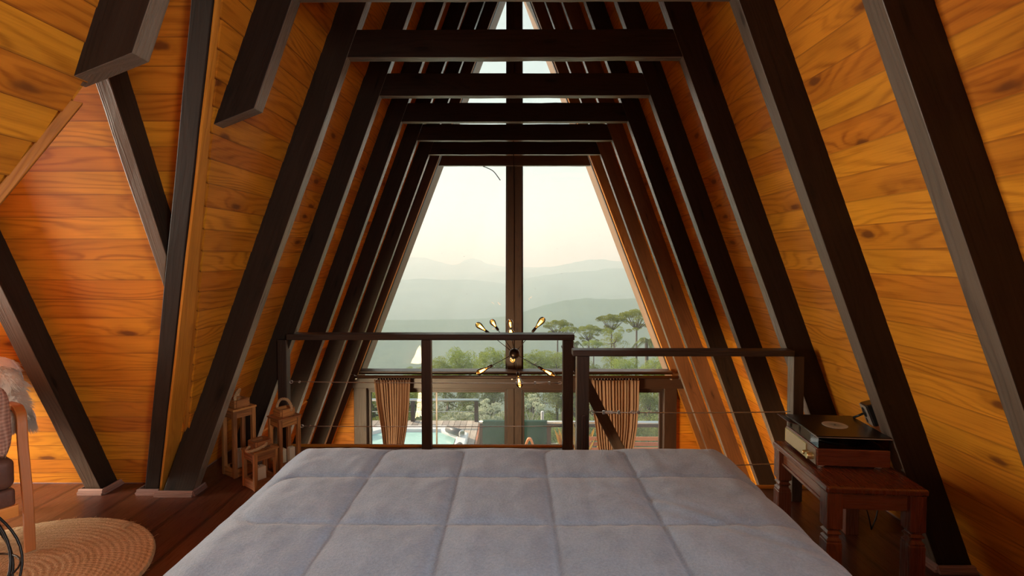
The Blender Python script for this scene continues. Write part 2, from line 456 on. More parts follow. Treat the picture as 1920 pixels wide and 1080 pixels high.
# side gable slopes
CD, SDn = math.cos(math.atan(SD)), math.sin(math.atan(SD))
XE = -5.0
def dormer(far):
    bm = nb()
    def fn(u, v, d):
        z = v * SDn; y = v * CD
        return (u, (YF - y + d * SDn) if far else (YN + y - d * SDn), z + d * CD)
    boards(bm, XE, -0.5, 0, ZR / SDn, fn, flip=far)
    cut(bm, (0, 0, ZR), (0, 0, 1), False); cut(bm, (0, 0, 0), (0, 0, -1), False)
    cut(bm, (-XO, 0, 0), (1, 0, -1 / SL), False)
    return bm
sheet('wall_side_far', dormer(True), 'yellow-lit pine boarded slope at left behind the armchair, boards running level')
sheet('wall_side_near', dormer(False), 'near pine boarded slope of the side gable at upper left')
# end wall of the side gable with an assumed window opening (never in frame)
bm = nb()
wy0, wy1, wz0, wz1 = YR - .65, YR + .65, .28, 1.62
def ewall(bm, y0, y1, z0, z1):
    box(bm, XE - .05, XE, y0, y1, z0, z1, axis=1)
ewall(bm, YN, wy0, 0, ZR); ewall(bm, wy1, YF, 0, ZR); ewall(bm, wy0, wy1, 0, wz0); ewall(bm, wy0, wy1, wz1, ZR)
cut(bm, (0, YF, 0), (0, 1, 1 / SD), False); cut(bm, (0, YN, 0), (0, -1, 1 / SD), False)
tag(obj('wall_side_end', fixn(bm), M['pine']), 'end wall of the side gable with an assumed window', 'wall', kind='structure')
bm = nb(); box(bm, XE - .04, XE - .03, wy0, wy1, wz0, wz1)
tag(obj('window_assumed_side', fixn(bm), M['glass']), 'assumed window pane in the end of the side gable', 'window', kind='structure')
# rear wall with an added window opening (never in frame)
bm = nb()
def fn_back(u, v, d): return (u, YB - d, v)
for (x0, x1, z0, z1) in ((-3, -.9, ZG, 5.3), (.9, 3, ZG, 5.3), (-.9, .9, ZG, .95), (-.9, .9, 2.55, 5.3)):
    b2 = nb(); boards(b2, x0, x1, z0, z1, fn_back)
    cut(b2, (0, 0, z1), (0, 0, 1), False); cut(b2, (0, 0, z0), (0, 0, -1), False)
    bm.free() if not bm.verts else None
    bm = join([b2]) if not bm.is_valid else join([bm, b2])
cut(bm, (XO, 0, 0), (1, 0, 1 / SL), False); cut(bm, (-XO, 0, 0), (-1, 0, 1 / SL), False)
sheet('wall_back', bm, 'pine boarded rear gable wall behind the bed')
bm = nb(); box(bm, -.9, .9, YB - .02, YB - .012, .95, 2.55)
tag(obj('window_added_rear', fixn(bm), M['glass']), 'added window pane in the rear gable wall', 'window', kind='structure')

# loft floor
bm = nb()
PX1 = .40
def fl(bm, x0, x1, y0, y1):
    vs = [bm.verts.new((x, y, 0)) for x, y in ((x0, y0), (x1, y0), (x1, y1), (x0, y1))]
    quad(bm, vs, [(y0, x0), (y0, x1), (y1, x1), (y1, x0)])
fp = [(1.93, YB), (1.93, 2.86), (PX1, 2.86), (PX1, 3.48), (-1.93, 3.48), (-1.93, YF), (XE, YF), (XE, YN), (-1.93, YN), (-1.93, YB)]
vs = [bm.verts.new((x, y, 0)) for x, y in fp]; quad(bm, vs, [(y, x) for x, y in fp])
o = obj('floor', bm, M['floor'], solid=.12); tag(o, 'red-brown laminate loft floor with boards running away from the bed', 'floor', kind='structure')
bm = nb(); box(bm, PX1 + .005, 1.90, 2.862, 2.885, -.14, .012)
box(bm, -1.9, PX1 + .005, 3.482, 3.505, -.14, .012)
tag(obj('trim_1', fixn(bm), M['lath'], bevel=.003), 'thin orange wooden nosing along the open edge of the loft floor', 'trim', kind='structure')
bm = nb(); vs = [bm.verts.new(p) for p in ((-3, YB, ZG), (3, YB, ZG), (3, YW + .1, ZG), (-3, YW + .1, ZG))]
quad(bm, vs, [(0, 0), (1, 0), (1, 1), (0, 1)])
o = obj('floor_ground', bm, M['concrete'], solid=.1); tag(o, 'grey-brown floor of the room below the loft', 'floor', kind='structure')

# ---------------------------------------------------------------- A frames
def wobble(seed, t, a=.0022):
    return (mnoise.noise(Vector((seed * 7.3, t * 2.3, 0))) + .5 * mnoise.noise(Vector((seed * 3.1, t * 8, 4)))) * a * 1.6
def prism(bm, sect, n, seed, mi_of=None, a=.0022):
    """sect(t)-> 4 points of the section for t in 0..1; side i uses material mi_of[i]"""
    rings = []
    for i in range(n + 1):
        t = i / n; q = [Vector(p) for p in sect(t)]
        c = sum(q, Vector()) / 4
        q = [p + (p - c).normalized() * wobble(seed + j * 1.7, t * 4, a) for j, p in enumerate(q)]
        rings.append([bm.verts.new(p) for p in q])
    off = seed * 1.37; ac = 0
    for a_, b_ in zip(rings, rings[1:]):
        l = (b_[0].co - a_[0].co).length; v = 0
        for j in range(4):
            j2 = (j + 1) % 4; w = (a_[j2].co - a_[j].co).length
            quad(bm, [a_[j], a_[j2], b_[j2], b_[j]], [(off + ac, v), (off + ac, v + w), (off + ac + l, v + w), (off + ac + l, v)], (mi_of or (0, 0, 0, 0))[j])
            v += w + .02
        ac += l
    quad(bm, rings[0][::-1], [(0, 0), (.1, 0), (.1, .1), (0, .1)]); quad(bm, rings[-1], [(0, 0), (.1, 0), (.1, .1), (0, .1)])
    return fixn(bm)
def rafter(side, y, zb, seed, tip=None, deepr=.152, XI=XI, SL=SL):
    bm = nb(); hx = .163 + 1.756 - XI if False else deepr / SN
    zi = XI * SL; zo = (XI + hx) * SL
    def sect(t):
        zzi = zb + (zi - zb) * t; zzo = zb + (zo - zb) * t
        xi = XI - zzi / SL; xo = XI + hx - zzo / SL
        return [(side * xi, y + TH, zzi), (side * xi, y, zzi), (side * xo, y, zzo), (side * xo, y + TH, zzo)]
    prism(bm, sect, 26, seed, (1, 0, 0, 0))
    if tip:    # square cut through the outer tip point (keep the part above)
        cut(bm, tip, (-side * .36, 0, -.93))
    cut(bm, (side * .003, 0, 0), (-side, 0, 0))
    return fixn(bm)
lab_r = ['dark right slope rafter beside the speaker and turntable, with the table at its foot',
         'dark rafter on the right slope that carries the end of the near handrail',
         'right slope rafter just beyond the end post of the near handrail',
         'right slope rafter, fourth from the gable window',
         'right slope rafter, third from the gable window, brown in the light',
         'right slope rafter, second from the gable window, lit warm brown',
         'right slope rafter framing the right side of the gable window']
lab_l = ['dark rafter at upper left sawn off beside the near-vertical valley beam',
         'broad dark rafter on the left slope reaching the floor next to the valley beam',
         'left slope rafter directly behind the lanterns, meeting the long handrail',
         'left slope rafter just beyond the one the long handrail meets',
         'left slope rafter, third from the gable window',
         'left slope rafter, second from the gable window',
         'left slope rafter framing the left side of the gable window']
lab_c = ['highest and nearest collar beam, only its pale underside showing at the top edge',
         'knotty dark collar beam, nearest one whose face is in full view',
         'second full collar beam from the bed, with one big knot at mid span',
         'third full collar beam from the bed',
         'collar beam from which the lamp cord hangs, fourth from the bed',
         'next to last collar beam before the gable window',
         'collar beam forming the head of the large gable window']
for i, y in enumerate(FY):
    zb = 0.001 if i in (0, 1) else ZG + .001
    ml = [M['dark'], M['edge']]
    mr = [M['dark'], M['edgem']] if i == 0 else [M['dark'], M['edge']]
    if i == 6: ml = [M['brownw'], M['lath']]; mr = [M['brown_lit'], M['lath']]
    if i in (4, 5): mr = [M['brown_lit'], M['edge']]  # rafters in warm light get the lit brown colour
    kw6 = dict(XI=1.815, SL=2.61) if i == 6 else {}
    o = obj('rafter', rafter(1, y, zb, 3 + i, **kw6), mr, bevel=.003); tag(o, lab_r[i], 'rafter', 'A-frame rafters of the right slope')
    tip = None
    if i == 0: tip = (-(XO - 1.822 / SL), 0, 1.822)
    o = obj('rafter', rafter(-1, y, zb, 23 + i, tip, **kw6), ml, bevel=.003); tag(o, lab_l[i], 'rafter', 'A-frame rafters of the left slope')
    bm = nb()
    def sect(t, y=y):
        g = .0015
        x0 = -(XI - CB / SL - g); x1 = -(XI - CT / SL - g)
        a = x0 + (-2 * x0) * t; c = x1 + (-2 * x1) * t
        return [(a, y, CB), (a, y + TH - .005, CB), (c, y + TH - .005, CT), (c, y, CT)]
    prism(bm, sect, 16, 43 + i, (1, 0, 0, 0))  # underside paler: window light put into its colour
    o = obj('collar_beam', bm, [M['brownw'] if i == 6 else M['dark'], M['edge']], bevel=.003)
    tag(o, lab_c[i], 'beam', 'collar beams across the A frames')
# nearer right rafters and the sawn-off near left one
for i, y in ((-1, 1.455), (-2, .80)):
    o = obj('rafter', rafter(1, y, .001, 60 + i), [M['dark'], M['edgem']], bevel=.003)
    tag(o, ['', 'wide near rafter crossing the upper right corner of the view', 'rafter at the far right edge beside the bed'][-i], 'rafter', 'A-frame rafters of the right slope')
o = obj('rafter', rafter(-1, 1.455, .001, 71, (-(XO - 1.79 / SL), 0, 1.79)), [M['dark'], M['edge']], bevel=.003)
tag(o, 'thick dark rafter stub in the top left corner, its slanting sawn end in view', 'rafter', 'A-frame rafters of the left slope')

# side gable: jack rafters, valley beam
def jack(x0, x1, z0, z1, seed):
    bm = nb(); hy = .125 / SDn; yi = YF - .145
    def sect(t):
        z = z0 + (z1 - z0) * t; y = yi - z / SD
        return [(x0, y, z), (x1, y, z), (x1, y + hy, z), (x0, y + hy, z)]
    return prism(bm, sect, 14, seed, (1, 0, 0, 0))
o = obj('jack_rafter', jack(-2.352, -2.267, .001, 2.25, 81), [M['dark'], M['edgeb']], bevel=.003)
tag(o, 'slanting dark beam at far left whose foot stands on the floor behind the armchair', 'rafter', 'rafters of the side gable')
bm = jack(-1.548, -1.49, .9, 2.25, 82); cut(bm, (-2.035, 0, 0), (1, 0, -.42)); 
o = obj('jack_rafter', fixn(bm), [M['dark'], M['edgeb']], bevel=.003)
tag(o, 'short slanting beam at upper left whose lower end meets the valley beam', 'rafter', 'rafters of the side gable')
vroot = empty('valley_beam', (-1.98, 2.8, 0), 'near-vertical dark corner beam with a bright orange lath along its right edge', 'beam')
def valley(xa, xb, dy, hy, seed, n, kz=.42):
    bm = nb(); ox, oy = -1.98, 2.8
    def sect(t):
        z = .001 + 2.28 * t; y = YF - .145 + dy - z / SD; x = kz * z
        h2 = hy * (1 - z / 2.35) + .012
        return [(xa + x - ox, y - oy, z), (xb + x - ox, y - oy, z), (xb + x - ox, y + h2 - oy, z), (xa + x - ox, y + h2 - oy, z)]
    return prism(bm, sect, n, seed, None, .0015)
obj('post', valley(-2.035, -1.960, 0, .10, 83, 14), M['dark'], vroot, bevel=.003)
obj('lath', valley(-1.958, -1.945, .004, .145, 84, 14), M['lath'], vroot, bevel=.002)
# lath along the near valley
bm = nb()
def vp(z, a, b_): return Vector((-(XO - z / SL) + a, YN + z / SD + b_, z))
hexa(bm, [vp(.0, .004, .034), vp(0, .026, .004), vp(0, .044, .028), vp(0, .022, .052), vp(1.74, .004, .034), vp(1.74, .026, .004), vp(1.74, .044, .028), vp(1.74, .022, .052)])
tag(obj('trim_2', fixn(bm), M['lath'], bevel=.002), 'orange lath covering the corner between two boarded slopes at upper left', 'trim', kind='structure')

bm = nb()
def vf(z, a, b_): return Vector((-(XO - z / SL) + a, YF - z / SD + b_, z))
hexa(bm, [vf(.0, -.012, -.012), vf(0, .012, -.018), vf(0, .02, .0), vf(0, .0, .012), vf(2.5, -.012, -.012), vf(2.5, .012, -.018), vf(2.5, .02, .0), vf(2.5, .0, .012)])
tag(obj('trim_21', fixn(bm), M['lath']), 'slim lath in the corner where the side gable meets the left roof slope', 'trim', kind='structure')

# ---------------------------------------------------------------- skirting boards
def skirt(bm, pts, h=.05, t=.014):
    for a, b_ in zip(pts, pts[1:]):
        a, b_ = Vector((*a, 0)), Vector((*b_, 0)); d = (b_ - a).normalized(); s = Vector((d.y, -d.x, 0))
        a = a - d * t * .4; b_ = b_ + d * t * .4
        pr = [(0, 0), (t * 1.3, 0), (t * 1.3, h * .35), (t * .8, h * .42), (t * .8, h * .8), (t * .35, h), (0, h)]
        ra = [bm.verts.new(a + s * x + Vector((0, 0, z + .0005))) for x, z in pr]; rb = [bm.verts.new(b_ + s * x + Vector((0, 0, z + .0005))) for x, z in pr]
        L = (b_ - a).length
        for i in range(len(pr)):
            j = (i + 1) % len(pr); quad(bm, [ra[i], ra[j], rb[j], rb[i]], [(0, i * .02), (0, i * .02 + .02), (L, i * .02 + .02), (L, i * .02)])
        bm.faces.new(ra[::-1]); bm.faces.new(rb)
    return fixn(bm)
def sk(name, pts, label, h=.05):
    tag(obj(name, skirt(nb(), pts, h), M['base']), label, 'baseboard', kind='structure')
xw = XO - .012
sk('baseboard_side', [(XE, YF - .012), (-2.36, YF - .012)], 'mauve skirting behind the armchair along the level boards')
sk('baseboard_side_far', [(-2.255, YF - .012), (-2.045, YF - .012)], 'short mauve skirting between the slanting beam and the valley beam')
sk('baseboard_left', [(-xw, 2.855), (-xw, 3.41)], 'mauve skirting on the left behind the lanterns')
sk('trim_3', [(-2.37, YF), (-2.37, 2.775), (-2.25, 2.775), (-2.25, YF)], 'mauve skirting wrapped round the foot of the slanting beam', .03)
sk('trim_4', [(-2.05, 2.90), (-2.05, 2.775), (-1.945, 2.775)], 'mauve skirting round the foot of the valley beam', .03)
sk('trim_5', [(-1.94, 2.755), (-1.745, 2.755), (-1.745, 2.855)], 'mauve skirting round the foot of the broad left rafter', .03)
def sk_r(name, y0, y1, label):
    sk(name, [(xw, y1), (xw, y0)], label)
sk_r('baseboard_right', .885, 1.44, 'mauve skirting at the right between the two nearest rafters')
sk_r('baseboard_right_mid', 1.54, 2.095, 'mauve skirting at the right beside the small table')
sk_r('baseboard_right_far', 2.195, 2.755, 'mauve skirting behind the small table')
for j, (y, l) in enumerate(((1.455, 'mauve skirting round the foot of the nearest right rafter'), (2.11, 'mauve skirting round the foot of the right rafter by the table'), (2.765, 'mauve skirting round the foot of the right rafter at the handrail'))):
    sk('trim_%d' % (6 + j), [(1.745, y + TH + .012), (1.745, y - .012), (1.92, y - .012)][::-1] if False else [(1.91, y - .012), (1.743, y - .012), (1.743, y + TH + .012)][::-1], l, .03)

# ---------------------------------------------------------------- gable wall, window timbers
MX0, MX1 = -.090, .084
bm = nb(); y0, y1 = 6.125, 6.19
box(bm, MX0, -.008, y0, y1, ZG, 4.62, axis=2); box(bm, .002, MX1, y0, y1, ZG, 4.62, axis=2); box(bm, -.008, .002, y0 + .012, y1, ZG, 4.62, axis=2)
tag(obj('trim_9', fixn(bm), M['brownw'], bevel=.003), 'tall central brown mullion dividing the gable glazing', 'trim', kind='structure')
# transom
zt0, zt1 = W(965, 727, 6.06).z, W(965, 708, 6.06).z
bm = nb(); box(bm, -1.97, 1.99, 6.02, 6.12, zt0, zt1)
tag(obj('trim_10', fixn(bm), M['brownw'], bevel=.004), 'brown timber transom between the upper and lower gable windows', 'trim', kind='structure')
bm = nb(); z = W(965, 699, 6.0).z
box(bm, -1.82, 1.84, 5.985, 6.12, z - .018, z + .018)
tag(obj('trim_11', fixn(bm), M['brownw'], bevel=.004), 'projecting window ledge just above the curtain pole', 'trim', kind='structure')
# jamb posts of the lower opening
for nme, xa, xb, l in (('trim_12', -1.905, -1.755, 'left brown jamb post of the lower glazing'), ('trim_13', 1.765, 1.915, 'right brown jamb post of the lower glazing')):
    bm = nb(); box(bm, xa, xb, 6.065, 6.2, ZG, zt0 - .001)
    tag(obj(nme, fixn(bm), M['brownw'], bevel=.004), l, 'trim', kind='structure')
# head board of the lower opening
zh = W(965, 731, 6.15).z
bm = nb()
for xa, xb in ((-1.754, MX0 - .001), (MX1 + .001, 1.764)): box(bm, xa, xb, 6.13, 6.2, zh, zt0 + .03)
tag(obj('trim_14', fixn(bm), M['brownw'], bevel=.003), 'dark head rail over the lower window panes', 'trim', kind='structure')
# boarded infill beside the jambs
for sd, nme, l in ((-1, 'wall_front_left', 'orange boarded triangle of wall left of the lower window'), (1, 'wall_front_right', 'orange boarded triangle of wall right of the lower window')):
    bm = nb()
    def fnf(u, v, d): return (u, 6.17 + d, v)
    xa, xb = (-3.0, -1.83) if sd < 0 else (1.84, 3.0)
    boards(bm, xa, xb, ZG, zt1 + .02, fnf, flip=True)
    cut(bm, (0, 0, zt1), (0, 0, 1), False); cut(bm, (sd * XO, 0, 0), (sd, 0, 1 / SL), False)
    tag(obj(nme, bm, M['pine'], solid=.03), l, 'wall', kind='structure')
    bm = nb(); x = -1.903 if sd < 0 else 1.917
    box(bm, x - (.02 if sd < 0 else 0), x + (0 if sd < 0 else .02), 6.13, 6.168, ZG, zt0 - .002)
    tag(obj('trim_15' if sd < 0 else 'trim_16', fixn(bm), M['lath']), ('left' if sd < 0 else 'right') + ' orange corner lath beside the jamb post of the lower window', 'trim', kind='structure')

def pane(name, poly, label, fw=.02, fy=.045, vy=YW):
    """poly in (x,z) counter clockwise. glass sheet with a slim frame"""
    root = bpy.data.objects.new(name, None); C.objects.link(root); tag(root, label, 'window', kind='structure')
    root.location = (0, vy, 0)
    c = sum((Vector((a, 0, b_)) for a, b_ in poly), Vector()) / len(poly)
    bm = nb(); f = [bm.verts.new((a, 0, b_)) for a, b_ in poly]; quad(bm, f)
    g = [bm.verts.new((a, .006, b_)) for a, b_ in poly]; bm.faces.new(g[::-1])
    for i in range(len(poly)):
        j = (i + 1) % len(poly); bm.faces.new([f[j], f[i], g[i], g[j]])
    obj('glass_pane', fixn(bm), M['glass'], root)
    bm = nb(); P = [Vector((a, 0, b_)) for a, b_ in poly]; m_ = len(P); I = []
    for i in range(m_):
        d0 = (P[i] - P[i - 1]).normalized(); d1 = (P[(i + 1) % m_] - P[i]).normalized()
        n0 = Vector((-d0.z, 0, d0.x)); n1 = Vector((-d1.z, 0, d1.x)); bi = (n0 + n1); I.append(P[i] + bi * (fw / max(.15, (1 + n0.dot(n1)))))
    for i in range(m_):
        j = (i + 1) % m_; a, b_ = Vector((0, -fy / 2, 0)), Vector((0, fy / 2, 0))
        hexa(bm, [P[i] + a, P[i] + b_, I[i] + b_, I[i] + a, P[j] + a, P[j] + b_, I[j] + b_, I[j] + a])
    obj('window_frame', fixn(bm), M['brownw'], root)
    return root
zs = W(965, 695, YW).z; k_ = 1.77
S6 = 2.60; k_ = 1.845
hx = lambda z: k_ - z / S6
zap = (k_ - .095) * S6
pane('window_1', [(-hx(zs), zs), (MX0, zs), (MX0, zap), ], 'tall left half of the sloping-sided gable window')
pane('window_2', [(MX1, zs), (hx(zs), zs), (MX1, zap)], 'tall right half of the sloping-sided gable window')
zb = ZG + .02
def lower(name, xa, xb, label): pane(name, [(xa, zb), (xb, zb), (xb, zh), (xa, zh)], label, .03, .05, 6.17)
xs = W(819, 780, 6.17).x
lower('window_5', -1.754, MX0 - .002, 'left lower sliding glass, hot tub seen through it')
lower('window_6', MX1 + .002, 1.764, 'right lower sliding glass behind the stair opening')
bm = nb(); box(bm, xs - .009, xs + .009, 6.155, 6.168, zb + .03, zh - .03)
tag(obj('trim_19', fixn(bm), M['edge']), 'thin pale vertical seal on the left lower glass', 'trim', kind='structure')
# barge reveal outside the glass: boards closing the roof overhang
for sd in (-1, 1):
    bm = nb(); X6 = 1.840; f6 = lambda z: sd * (X6 - z / S6); g6 = lambda z: sd * (XO - .004 - z / SL)
    zi, zo = X6 * S6, (XO - .004) * SL
    hexa(bm, [(f6(ZG), 6.235, ZG), (f6(ZG), YE, ZG), (g6(ZG) + sd * .12, YE, ZG), (g6(ZG) + sd * .12, 6.235, ZG), (0, 6.235, zi), (0, YE, zi), (0, YE, zo), (0, 6.235, zo)])
    tag(obj('trim_17' if sd < 0 else 'trim_18', fixn(bm), M['reveal'], bevel=.003),
        ('left' if sd < 0 else 'right') + ' sloping reveal board outside the gable glass', 'trim', kind='structure')
# glass sheets added on the slopes behind the fill lamps (never in frame)
for sd in (-1, 1):
    f_ = slope_fn(sd); bm = nb(); v_ = [bm.verts.new(f_(u, v, -.012)) for u, v in ((-1.8, 1.1 / SN), (-.4, 1.1 / SN), (-.4, 2.4 / SN), (-1.8, 2.4 / SN))]; bm.faces.new(v_)
    tag(obj('window_added_left' if sd < 0 else 'window_added_right', bm, M['glass']), ('left' if sd < 0 else 'right') + ' added glass sheet by a fill lamp behind the camera', 'window', kind='structure')
# roof covering outside (keeps daylight out)
bm = nb()
for sd in (-1, 1):
    e = .06
    if sd > 0:
        vs = [bm.verts.new(p) for p in ((sd * (XO + e - ZG / SL), YB - .1, ZG), (sd * (XO + e - ZG / SL), YE, ZG), (0, YE, (XO + e) * SL), (0, YB - .1, (XO + e) * SL))]
        bm.faces.new(vs)
tag(obj('ceiling', fixn(bm), M['roofout'], solid=.02), 'dark roof covering outside the right slope', 'roof', kind='structure')
# ---------------------------------------------------------------- handrails
def post(bm, x0, x1, y0, y1, z0, z1): return box(bm, x0, x1, y0, y1, z0, z1, axis=2)
def px2(px, py, d): v = W(px, py, d); return v.x, v.z
def wire(name, root, a, b_, r=.0028, sag=.004):
    pts = [a.lerp(b_, i / 12) - Vector((0, 0, sag * math.sin(math.pi * i / 12))) for i in range(13)]
    return obj(name, tube(nb(), pts, r, 6), M['steel'], root)
def ring(bm, c, ra, rb, r, axis='y', n=20):
    pts = []
    for i in range(n):
        t = 2 * math.pi * i / n
        pts.append(Vector(c) + (Vector((ra * math.cos(t), 0, rb * math.sin(t))) if axis == 'y' else Vector((ra * math.cos(t), rb * math.sin(t), 0))))
    return tube(bm, pts, r, 6, closed=True)
def turnbuckle(root, p, L, s):
    """tensioner starting at p running L metres towards s (+1 / -1) in x"""
    t = bpy.data.objects.new('tensioner', None); C.objects.link(t); t.parent = root; t.location = p
    bm = nb()
    for dz in (-.0055, .0055): tube(bm, [(s * L * .28, 0, dz), (s * L * .62, 0, dz)], .0028, 6)
    for x in (.28, .62): box(bm, s * L * x - .006, s * L * x + .006, -.005, .005, -.009, .009)
    tube(bm, [(s * L * .08, 0, 0), (s * L * .9, 0, 0)], .0022, 6)
    obj('body', fixn(bm), M['steel'], t)
    for xx, r1, r2 in ((.03, .012, .009), (.93, .014, .007)):
        bm = nb(); ring(bm, (s * L * xx, 0, 0), r1, r2, .0024); obj('hook', bm, M['steel'], t)
    bm = nb(); box(bm, s * L * 1.02, s * L * 1.08, -.006, .006, -.008, .008); obj('clamp', fixn(bm), M['steel'], t, bevel=.001)
    return t
def loc(root, v): return Vector(v) - root.location
YA = 3.385    # long rail (left)
ra = empty('handrail', (-.6, YA, 0), 'long dark timber handrail on the left with two steel cables, in front of the lamp', 'railing')
ox, oy = -.6, YA
zr0, zr1 = W(800, 637.5, YA).z, W(800, 626.5, YA).z
xl = W(538, 630, YA).x; xr = W(1077, 630, YA).x
bm = nb(); box(bm, xl - ox, xr - ox, -.015, .085, zr0, zr1); obj('rail', fixn(bm), M['railw'], ra, bevel=.005)
for a, b_ in ((520.5, 537.5), (790, 808), (1055.5, 1075)):
    x0 = W(a, 720, YA).x; x1 = W(b_, 720, YA).x
    bm = nb(); post(bm, x0 - ox, x1 - ox, 0, .062, .002, zr0 - .001); obj('post', fixn(bm), [M['railw']], ra, bevel=.004)
for py0, py1, lxx in ((715.5, 718.5, 545), (799, 799, 566)):
    A = W(lxx, py0, YA + .03); B = W(1052, py1, YA + .03)
    wire('cable', ra, loc(ra, A), loc(ra, B))
turnbuckle(ra, loc(ra, W(1052, 718, YA + .03)), .28, -1)
for py, lxx in ((716, 546), (799, 566)):
    bm = nb(); c = loc(ra, W(lxx, py, YA + .03)); ring(bm, (c.x, c.y, c.z), .010, .010, .0026); obj('eyelet', bm, M['steel'], ra)
    bm = nb(); ring(bm, (c.x + .055, c.y, c.z), .006, .006, .0024); obj('clamp', bm, M['steel'], ra)
YBb = 2.70    # near rail (right)
rb = empty('handrail', (.9, YBb, 0), 'shorter dark timber handrail on the right, nearer the bed, ending at the turntable', 'railing')
ox = .9
zr0, zr1 = W(1200, 668, YBb).z, W(1200, 656.5, YBb).z
xl = W(1074, 660, YBb).x; xr = W(1489, 660, YBb).x
bm = nb(); box(bm, xl - ox, xr - ox, -.01, .068, zr0, zr1); obj('rail', fixn(bm), M['railw'], rb, bevel=.005)
for a, b_ in ((1081.5, 1105), (1488, 1508)):
    x0 = W(a, 720, YBb).x; x1 = W(b_, 720, YBb).x
    bm = nb(); post(bm, x0 - ox, x1 - ox, 0, .064, .002, zr0 - .001)
    uv = None
    o = obj('post', fixn(bm), [M['railw'], M['edge']], rb, bevel=.004)
    for p in o.data.polygons:
        if abs(p.normal.x) > .9 and p.center.x < (x0 + x1) / 2 - ox: p.material_index = 1  # left side takes the sheen-paled edge colour
x0 = W(1090, 800, YBb).x; x1 = W(1098.5, 800, YBb).x; z1 = W(1090, 777, YBb).z
bm = nb(); box(bm, x0 - ox, x1 - ox, -.014, -.001, .003, z1, axis=2); tag(obj('batten', fixn(bm), M['brownw'], rb, bevel=.004), 'small brown batten screwed to the post')
wire('cable', rb, loc(rb, W(1110, 773, YBb + .03)), loc(rb, W(1487, 772, YBb + .03)))
wire('cable', rb, loc(rb, W(1110, 876, YBb + .03)), loc(rb, W(1487, 869, YBb + .03)))
turnbuckle(rb, loc(rb, W(1108, 773, YBb + .03)), .24, 1)
# stair handrail going down
sr = empty('stair_handrail', (.6, 3.48, 0), 'steep diagonal handrail of the stair dropping away behind the near post', 'railing')
a = W(1061, 645, 3.52); b_ = W(1165, 850, 3.52); d = (b_ - a).normalized()
bm = nb(); beam(bm, loc(sr, a), loc(sr, a + d * 3.0), .05, .075, up=(0, 1, 0) if False else (d.cross(Vector((0, 1, 0)))))
obj('rail', fixn(bm), [M['railw']], sr, bevel=.004)
bm = nb(); bx = a + d * 1.9; post(bm, bx.x - .6 - .03, bx.x - .6 + .03, .01, .07, ZG + .002, bx.z - .02)
obj('newel_post', fixn(bm), M['railw'], sr, bevel=.004)

# ---------------------------------------------------------------- bed
m, k, b, o_ = mat('blue_grey_plush'); tcn = k.new('ShaderNodeTexCoord')
n1 = k.noise(tcn.outputs['Object'], 150, 3.0, .65); n2 = k.noise(tcn.outputs['Object'], 9, 3.0, .6, .6); n3 = k.noise(tcn.outputs['Object'], 420, 2.0, .6)
f = k.m('ADD', k.m('MULTIPLY', n1, .55), k.m('MULTIPLY', n2, .45))
k.put(b.inputs['Base Color'], k.ramp(f, [(.32, (.190, .275, .400)), (.5, (.255, .355, .500)), (.68, (.33, .435, .59))]))
b.inputs['Roughness'].default_value = .95; b.inputs['Specular IOR Level'].default_value = .15
b.inputs['Sheen Weight'].default_value = .45; b.inputs['Sheen Roughness'].default_value = .45
k.put(b.inputs['Normal'], k.bump(k.m('ADD', k.m('MULTIPLY', n1, .7), k.m('MULTIPLY', n3, .3)), .55, .006)); M['plush'] = m
M['mattress'] = plain('white_ticking', (.7, .7, .68), .9, var=.05)
bed = empty('bed', (0, .95, 0), 'wide bed seen from its head, covered by a blue-grey quilted plush blanket', 'bed')
BX0, BX1, BY0, BY1, BZ = -.865, .835, -.12, 2.015, .575
def arcpts(c, r, a0, a1, n=8): return [(c[0] + r * math.cos(R(a0 + (a1 - a0) * i / n)), c[1] + r * math.sin(R(a0 + (a1 - a0) * i / n))) for i in range(n + 1)]
XLn = [-.485, -.19, .103, .398]; YL = [1.68, 1.38, 1.08, .78, .48, .18]
paths = []
lx, rx, ty = -.78, .78, 1.945; q = .085
paths += [[(XLn[0], -.1), (XLn[0], ty - q)] + arcpts((XLn[0] + q, ty - q), q, 180, 90) + [(XLn[1] - q, ty)] + arcpts((XLn[1] - q, ty - q), q, 90, 0) + [(XLn[1], -.1)]]
paths += [[(XLn[2], -.1), (XLn[2], ty - q)] + arcpts((XLn[2] + q, ty - q), q, 180, 90) + [(XLn[3] - q, ty)] + arcpts((XLn[3] - q, ty - q), q, 90, 0) + [(XLn[3], -.1)]]
for i in (0, 2, 4):
    t_, b2 = YL[i], YL[i + 1]
    paths += [[(.70, t_), (lx + q, t_)] + arcpts((lx + q, t_ - q), q, 90, 180) + [(lx, b2 + q)] + arcpts((lx + q, b2 + q), q, 180, 270) + [(.70, b2)]]
    paths += [[(.70, t_)] + arcpts((.70, t_ - q), q, 90, 20, 5) + [(1.1, t_ - .3)]]
    paths += [[(.70, b2), (.74, b2)] + arcpts((.74, b2 - q), q, 90, 30, 5) + [(1.1, b2 - .25)]]
segs = [(p[i], p[i + 1]) for p in paths for i in range(len(p) - 1)]
import numpy as np
SA = np.array([s_[0] for s_ in segs]); SB = np.array([s_[1] for s_ in segs]); SD_ = SB - SA; SL2 = (SD_ ** 2).sum(1) + 1e-12
def stitch(xs_, ys_):
    P = np.stack([xs_, ys_], -1)[:, None, :]
    t = np.clip(((P - SA) * SD_).sum(-1) / SL2, 0, 1)
    return np.sqrt((((SA + t[..., None] * SD_) - P) ** 2).sum(-1)).min(1)
bm = nb(); rc = .13; drop = .38
